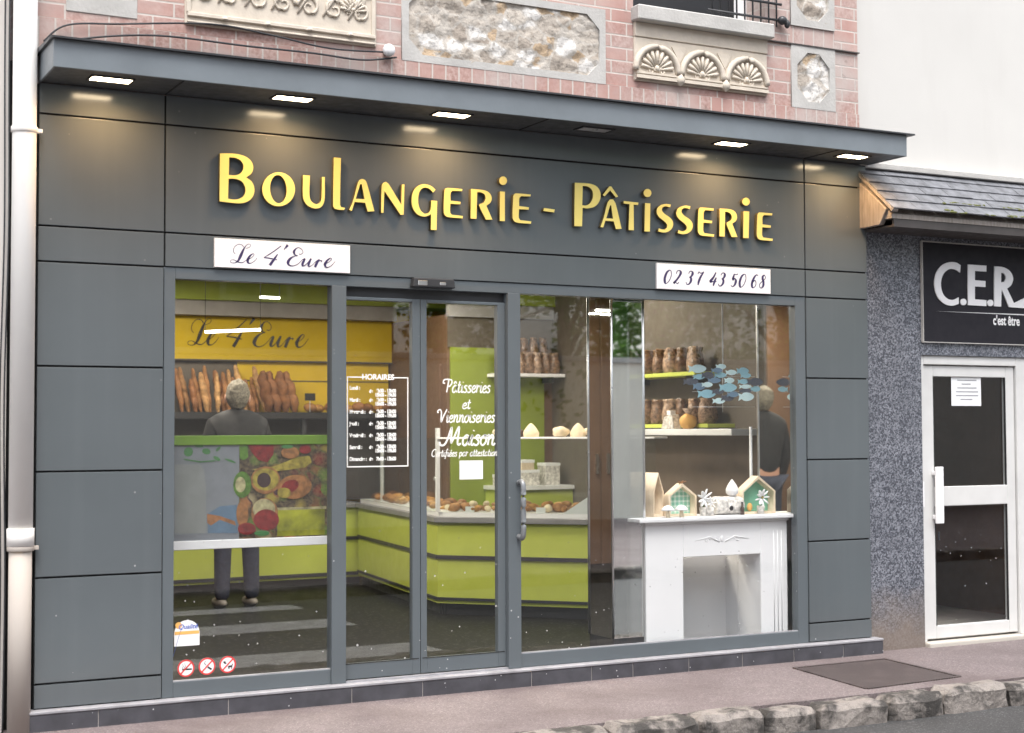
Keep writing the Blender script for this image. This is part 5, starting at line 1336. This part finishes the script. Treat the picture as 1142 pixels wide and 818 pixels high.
def flower(cx, Y, cz, r, lab, centre='orange', stem=True, pot='birch', n=9):
    t = thing('white_flower', (cx, Y, MZ), lab, 'flower')
    mb = MB(); q = random.Random(int(cx*1000))
    for k in range(n):
        a = 2*math.pi*k/n+q.uniform(-.1, .1); d = Vector((math.cos(a), -.25+q.uniform(-.3, .2), math.sin(a))).normalized()
        mb.ell(Vector((cx, Y, cz))+d*r*.58, (r*.5, r*.10, r*.2), 10, 6, rot=d.to_track_quat('X', 'Y').to_matrix())
    mb.build('petal', 'whitep', t)
    MB().ell((cx, Y-r*.2, cz), (r*.17, r*.12, r*.17), 10, 8).build('centre', centre, t)
    if stem: MB().tube([(cx, Y+.005, cz), (cx+.004, Y+.008, MZ+.04)], .004, 6).build('stem', 'leafg', t)
    if pot: MB().lathe([(.022, 0), (.028, .05), (.026, .055)], (cx, Y+.008, MZ), 14).build('pot', pot, t)
v = at(849, 555, .15); flower(v.x, .15, v.z, .062, 'white open daisy in front of the plain mint house', 'pyel')
v = at(785, 556, .17); flower(v.x, .17, v.z, .065, 'large white lily flower between the gingham house and birch log', 'whitep')
v = at(793, 561, .14); flower(v.x, .14, v.z, .042, 'smaller white flower drooping beside the birch log', 'whitep', True, 'birch', 7)
a, b = at(797, 571, .17), at(828, 571, .17)
lg = thing('birch_log', ((a.x+b.x)/2, .2, MZ), 'pale birch log lying on the mantel with a dark knot hole', 'log')
MB().lathe([(.058, 0), (.062, .02), (.060, (b.x-a.x)*.5), (.063, b.x-a.x-.02), (.058, b.x-a.x)], (a.x, .20, MZ+.061), 20, 'X').build('bark', 'birch', lg)
v = at(816, 573, .14); MB().ell((v.x, .142, MZ+.045), (.017, .006, .017), 12, 8).build('knot_hole', 'black', lg)
v = at(816.5, 551, .2)
eg = thing('white_bud', (v.x, .2, MZ+.12), 'white pointed bud ornament standing on the birch log', 'ornament')
MB().lathe([(.02, 0), (.042, .02), (.044, .045), (.03, .075), (.012, .10), (.003, .112)], (v.x, .2, MZ+.122), 16).build('bud', 'whitep', eg)
v = at(828, 570, .13)
bt = thing('small_bottle', (v.x, .13, MZ), 'tiny brown bottle beside the birch log', 'bottle')
MB().lathe([(.013, 0), (.014, .04), (.006, .055), (.006, .075)], (v.x, .13, MZ), 12).build('body', 'choc', bt); MB().lathe([(.007, .0), (.007, .01)], (v.x, .13, MZ+.0755), 10).build('cap', 'black', bt)
for px, lab in ((745, 'white toadstool ornament in front of the tall pine house'), (760, 'white toadstool ornament in front of the gingham house')):
    v = at(px, 572, .10)
    mt = thing('toadstool', (v.x, .10, MZ), lab, 'ornament')
    MB().lathe([(.016, 0), (.013, .03), (.012, .05)], (v.x, .10, MZ), 12).build('stalk', 'cake', mt)
    MB().lathe([(.045, .045), (.042, .055), (.025, .072), (.004, .08)], (v.x, .10, MZ), 16).build('cap_top', 'whitep', mt)

# pendant tube lamps, plus unseen ceiling panels added to light the shop
def tube_lamp(p, q, lab, r=.010, en=9):
    p, q = Vector(p), Vector(q); c = (p+q)/2
    t = thing('tube_lamp', tuple(c), lab, 'lamp')
    MB().tube([p, q], r, 10).build('tube', 'tube', t)
    mb = MB()
    for s in (p, q): mb.tube([s+Vector((0, 0, r)), Vector((s.x, s.y, 2.96))], .002, 5)
    mb.build('wire', 'dark', t)
    lo = light('lamp', 'AREA', (0, 0, -.03), en, (1, .9, .72), .6, sy=.06); lo.parent = t
tube_lamp((3.02, 2.2, 2.235), (3.42, 2.2, 2.262), 'glowing white tube lamp hanging in front of the header script')
tube_lamp((3.55, 2.6, 2.530), (3.70, 2.6, 2.530), 'short glowing lamp near the top of the left window', .009, 8)
for i, (x, y, e) in enumerate(((3.2, 1.5, 5), (5.1, 1.6, 13), (3.4, 4.2, 15), (5.3, 3.8, 6), (6.3, 2.6, 4))):
    t = thing('added_panel_light', (x, y, 2.95), 'unseen square ceiling panel lamp added to light the shop floor', 'lamp', 'unseen panel lamps added inside the shop')
    MB().box(x-.3, x+.3, y-.3, y+.3, 2.935, 2.959).build('diffuser', 'tube', t)
    mb = MB().box(x-.32, x-.3, y-.32, y+.32, 2.93, 2.959).box(x+.3, x+.32, y-.32, y+.32, 2.93, 2.959).box(x-.3, x+.3, y-.32, y-.3, 2.93, 2.959).box(x-.3, x+.3, y+.3, y+.32, 2.93, 2.959)
    mb.build('frame', 'whitep', t)
    lo = light('lamp', 'AREA', (0, 0, -.03), e, (1, .88, .70), .55); lo.parent = t

# ------------------------------------------------------------------ person at the back counter, seen from behind
def skinned(name, verts, edges, radii, mat, parent, sub=2, root=0):
    me = bpy.data.meshes.new(name); me.from_pydata([Vector(v) for v in verts], edges, [])
    o = bpy.data.objects.new('tmp', me); COL.objects.link(o)
    mod = o.modifiers.new('s', 'SKIN'); sv = me.skin_vertices[0].data
    for i, r in enumerate(radii):
        sv[i].radius = r if isinstance(r, tuple) else (r, r)
        sv[i].use_root = (i == root)
    mod.use_smooth_shade = True
    s = o.modifiers.new('u', 'SUBSURF'); s.levels = s.render_levels = sub
    bpy.context.view_layer.update()
    m2 = bpy.data.meshes.new_from_object(o.evaluated_get(bpy.context.evaluated_depsgraph_get()))
    bpy.data.objects.remove(o)
    m2.name = name; m2.materials.clear(); m2.materials.append(M[mat])
    for p in m2.polygons: p.use_smooth = True
    r = bpy.data.objects.new(name, m2); COL.objects.link(r); r.parent = parent; ORG[r] = ORG[parent]
    return r
PX, PYY = 3.80, 3.93
pe = thing('person', (PX, PYY, FZ), 'grey haired person in black jacket and dark trousers facing the breads', 'person')
# local coordinates, facing +y
V = [(0,0,.95),(0,.0,1.15),(0,.01,1.38),(0,.0,1.50),(0,.015,1.56),
     (.10,0,.90),(.11,.01,.50),(.12,-.01,.09),(.125,.10,.04),
     (-.10,0,.90),(-.11,.01,.50),(-.12,-.01,.09),(-.125,.10,.04),
     (.19,0,1.44),(.25,.0,1.17),(.25,.10,.93),(.25,.13,.86),
     (-.19,0,1.44),(-.25,.0,1.17),(-.25,.10,.93),(-.25,.13,.86)]
Ed = [(0,1),(1,2),(2,3),(3,4),(0,5),(5,6),(6,7),(7,8),(0,9),(9,10),(10,11),(11,12),(2,13),(13,14),(14,15),(15,16),(2,17),(17,18),(18,19),(19,20)]
Ra = [(.15,.105),(.14,.10),(.16,.105),(.07,.07),(.055,.06),.085,.058,.042,.036,.085,.058,.042,.036,.055,.044,.034,.028,.055,.044,.034,.028]
body = skinned('body', V, Ed, Ra, 'skin', pe)
def head():
    mb = MB()
    def f(q):
        z = q.z
        if z < 0: q = Vector((q.x*(1+z*1.6), q.y*(1+z*.9)+(-z)*.12, z))
        return q
    mb.ell((0, .02, 1.68), (.078, .098, .118), 24, 18, fn=f)
    mb.ell((0, .118, 1.665), (.014, .022, .024), 10, 8)
    for s in (-1, 1): mb.ell((s*.090, .012, 1.662), (.014, .022, .036), 10, 8)
    return mb
hb = head().mesh('h', M['skin'], Vector((0, 0, 0)))
# join the head into the body so that it is one figure
bm = bmesh.new(); bm.from_mesh(body.data)
tm = Matrix.Rotation(R(-18), 4, 'Z'); hb.transform(tm); bm.from_mesh(hb)
# fingers: five unequal bent chains rooted in each palm
fb = MB()
for s in (-1, 1):
    b0 = Vector((s*.25, .13, .86))
    fb.ell(b0+Vector((0, .012, -.035)), (.020, .042, .05), 12, 8)
    for k, L in enumerate((.068, .078, .073, .058)):
        p = b0+Vector((0, .042-.026*k, -.075)); fb.tube([p, p+Vector((-s*.006, .004, -L*.5)), p+Vector((-s*.022, .010, -L*.92))], [.0095, .009, .007], 8)
    p = b0+Vector((-s*.006, .045, -.02)); fb.tube([p, p+Vector((-s*.012, .028, -.026)), p+Vector((-s*.018, .032, -.058))], [.012, .011, .008], 8)
fm = fb.mesh('f', M['skin'], Vector((0, 0, 0))); bm.from_mesh(fm)
bm.to_mesh(body.data); bm.free()
for p in body.data.polygons: p.use_smooth = True
jv = [(0,0,.93),(0,0,1.15),(0,.01,1.38),(0,-.004,1.60),(.20,0,1.44),(.265,0,1.17),(.262,.09,.94),(-.20,0,1.44),(-.265,0,1.17),(-.262,.09,.94)]
je = [(0,1),(1,2),(2,3),(2,4),(4,5),(5,6),(2,7),(7,8),(8,9)]
skinned('jacket', jv, je, [(.185,.135),(.18,.125),(.20,.13),(.086,.092),.078,.064,.052,.078,.064,.052], 'jacket', pe)
tv = [(0,0,.97),(.10,0,.88),(.112,.01,.50),(.122,-.005,.05),(-.10,0,.88),(-.112,.01,.50),(-.122,-.005,.05)]
skinned('trousers', tv, [(0,1),(1,2),(2,3),(0,4),(4,5),(5,6)], [(.155,.12),.10,.075,.062,.10,.075,.062], 'jeans', pe)
mb = MB()
for s in (-1, 1): mb.ell((s*.124, .055, .04), (.05, .14, .045), 16, 10, fn=lambda q: Vector((q.x, q.y, max(q.z, -.038))))
o = mb.mesh('shoes', M['shoe'], Vector((0, 0, 0))); so = bpy.data.objects.new('shoes', o); COL.objects.link(so); so.parent = pe
mb = MB().ell((0, -.004, 1.69), (.090, .104, .125), 56, 40, rot=Matrix.Rotation(R(18), 3, 'X'), fn=lambda q: q*(1+.07*noise.noise(q*28)+.06*noise.noise(q*75)+.05*noise.noise(q*170)))
ho = bpy.data.objects.new('hair', mb.mesh('hair', M['hair'], Vector((0, 0, 0)))); COL.objects.link(ho); ho.parent = pe
mb = MB()
for s in (-1, 1): mb.ell((s*.03, .106, 1.685), (.012, .008, .008), 8, 6)
mb.ell((0, .112, 1.622), (.024, .006, .006), 8, 6)
em = mb.mesh('eyes', M['choc'], Vector((0, 0, 0))); em.transform(tm)
eo = bpy.data.objects.new('face_feature', em); COL.objects.link(eo); eo.parent = pe
pe.scale = (1.04, 1.04, 1.03)

# ------------------------------------------------------------------ LIGHT AND CAMERA
w = bpy.data.worlds.new('World'); scene.world = w; w.use_nodes = True
nt = w.node_tree; nt.nodes.clear()
SE, SR = R(64), R(200)
sky = node(nt, 'ShaderNodeTexSky', sky_type='NISHITA', sun_disc=False, sun_elevation=SE, sun_rotation=SR, air_density=1.0, dust_density=4.0, ozone_density=1.0)
hs = node(nt, 'ShaderNodeHueSaturation', {'Saturation': .35, 'Color': sky.outputs[0]})
bg = node(nt, 'ShaderNodeBackground', {'Color': hs.outputs[0], 'Strength': .14})
ow = node(nt, 'ShaderNodeOutputWorld'); nt.links.new(bg.outputs[0], ow.inputs[0])
sl = bpy.data.lights.new('sun', 'SUN'); sl.energy = .8; sl.angle = R(25); sl.color = (1, .98, .95)
so = bpy.data.objects.new('sun', sl); COL.objects.link(so)
d = Vector((math.sin(SR)*math.cos(SE), math.cos(SR)*math.cos(SE), math.sin(SE)))
so.rotation_euler = (-d).to_track_quat('-Z', 'Y').to_euler(); so.location = d*20

cd = bpy.data.cameras.new('camera'); co = bpy.data.objects.new('camera', cd); COL.objects.link(co)
cd.sensor_width = 36; cd.lens = FPX/1142*36; cd.clip_start = .05; cd.clip_end = 500
co.matrix_world = Matrix(((_R.x, _U.x, -_F.x, CAM.x), (_R.y, _U.y, -_F.y, CAM.y), (_R.z, _U.z, -_F.z, CAM.z), (0, 0, 0, 1)))
cd.dof.use_dof = True; cd.dof.focus_distance = 9.4; cd.dof.aperture_fstop = 2.4
scene.camera = co
scene.view_settings.view_transform = 'Standard'; scene.view_settings.look = 'None'
scene.view_settings.exposure = 1.46; scene.view_settings.gamma = 1
scene.render.engine = 'CYCLES'
cy = scene.cycles
cy.use_denoising = True; cy.max_bounces = 10; cy.diffuse_bounces = 4; cy.glossy_bounces = 5; cy.transmission_bounces = 6; cy.transparent_max_bounces = 24
cy.sample_clamp_indirect = 6; cy.caustics_reflective = False; cy.caustics_refractive = False; cy.blur_glossy = .05
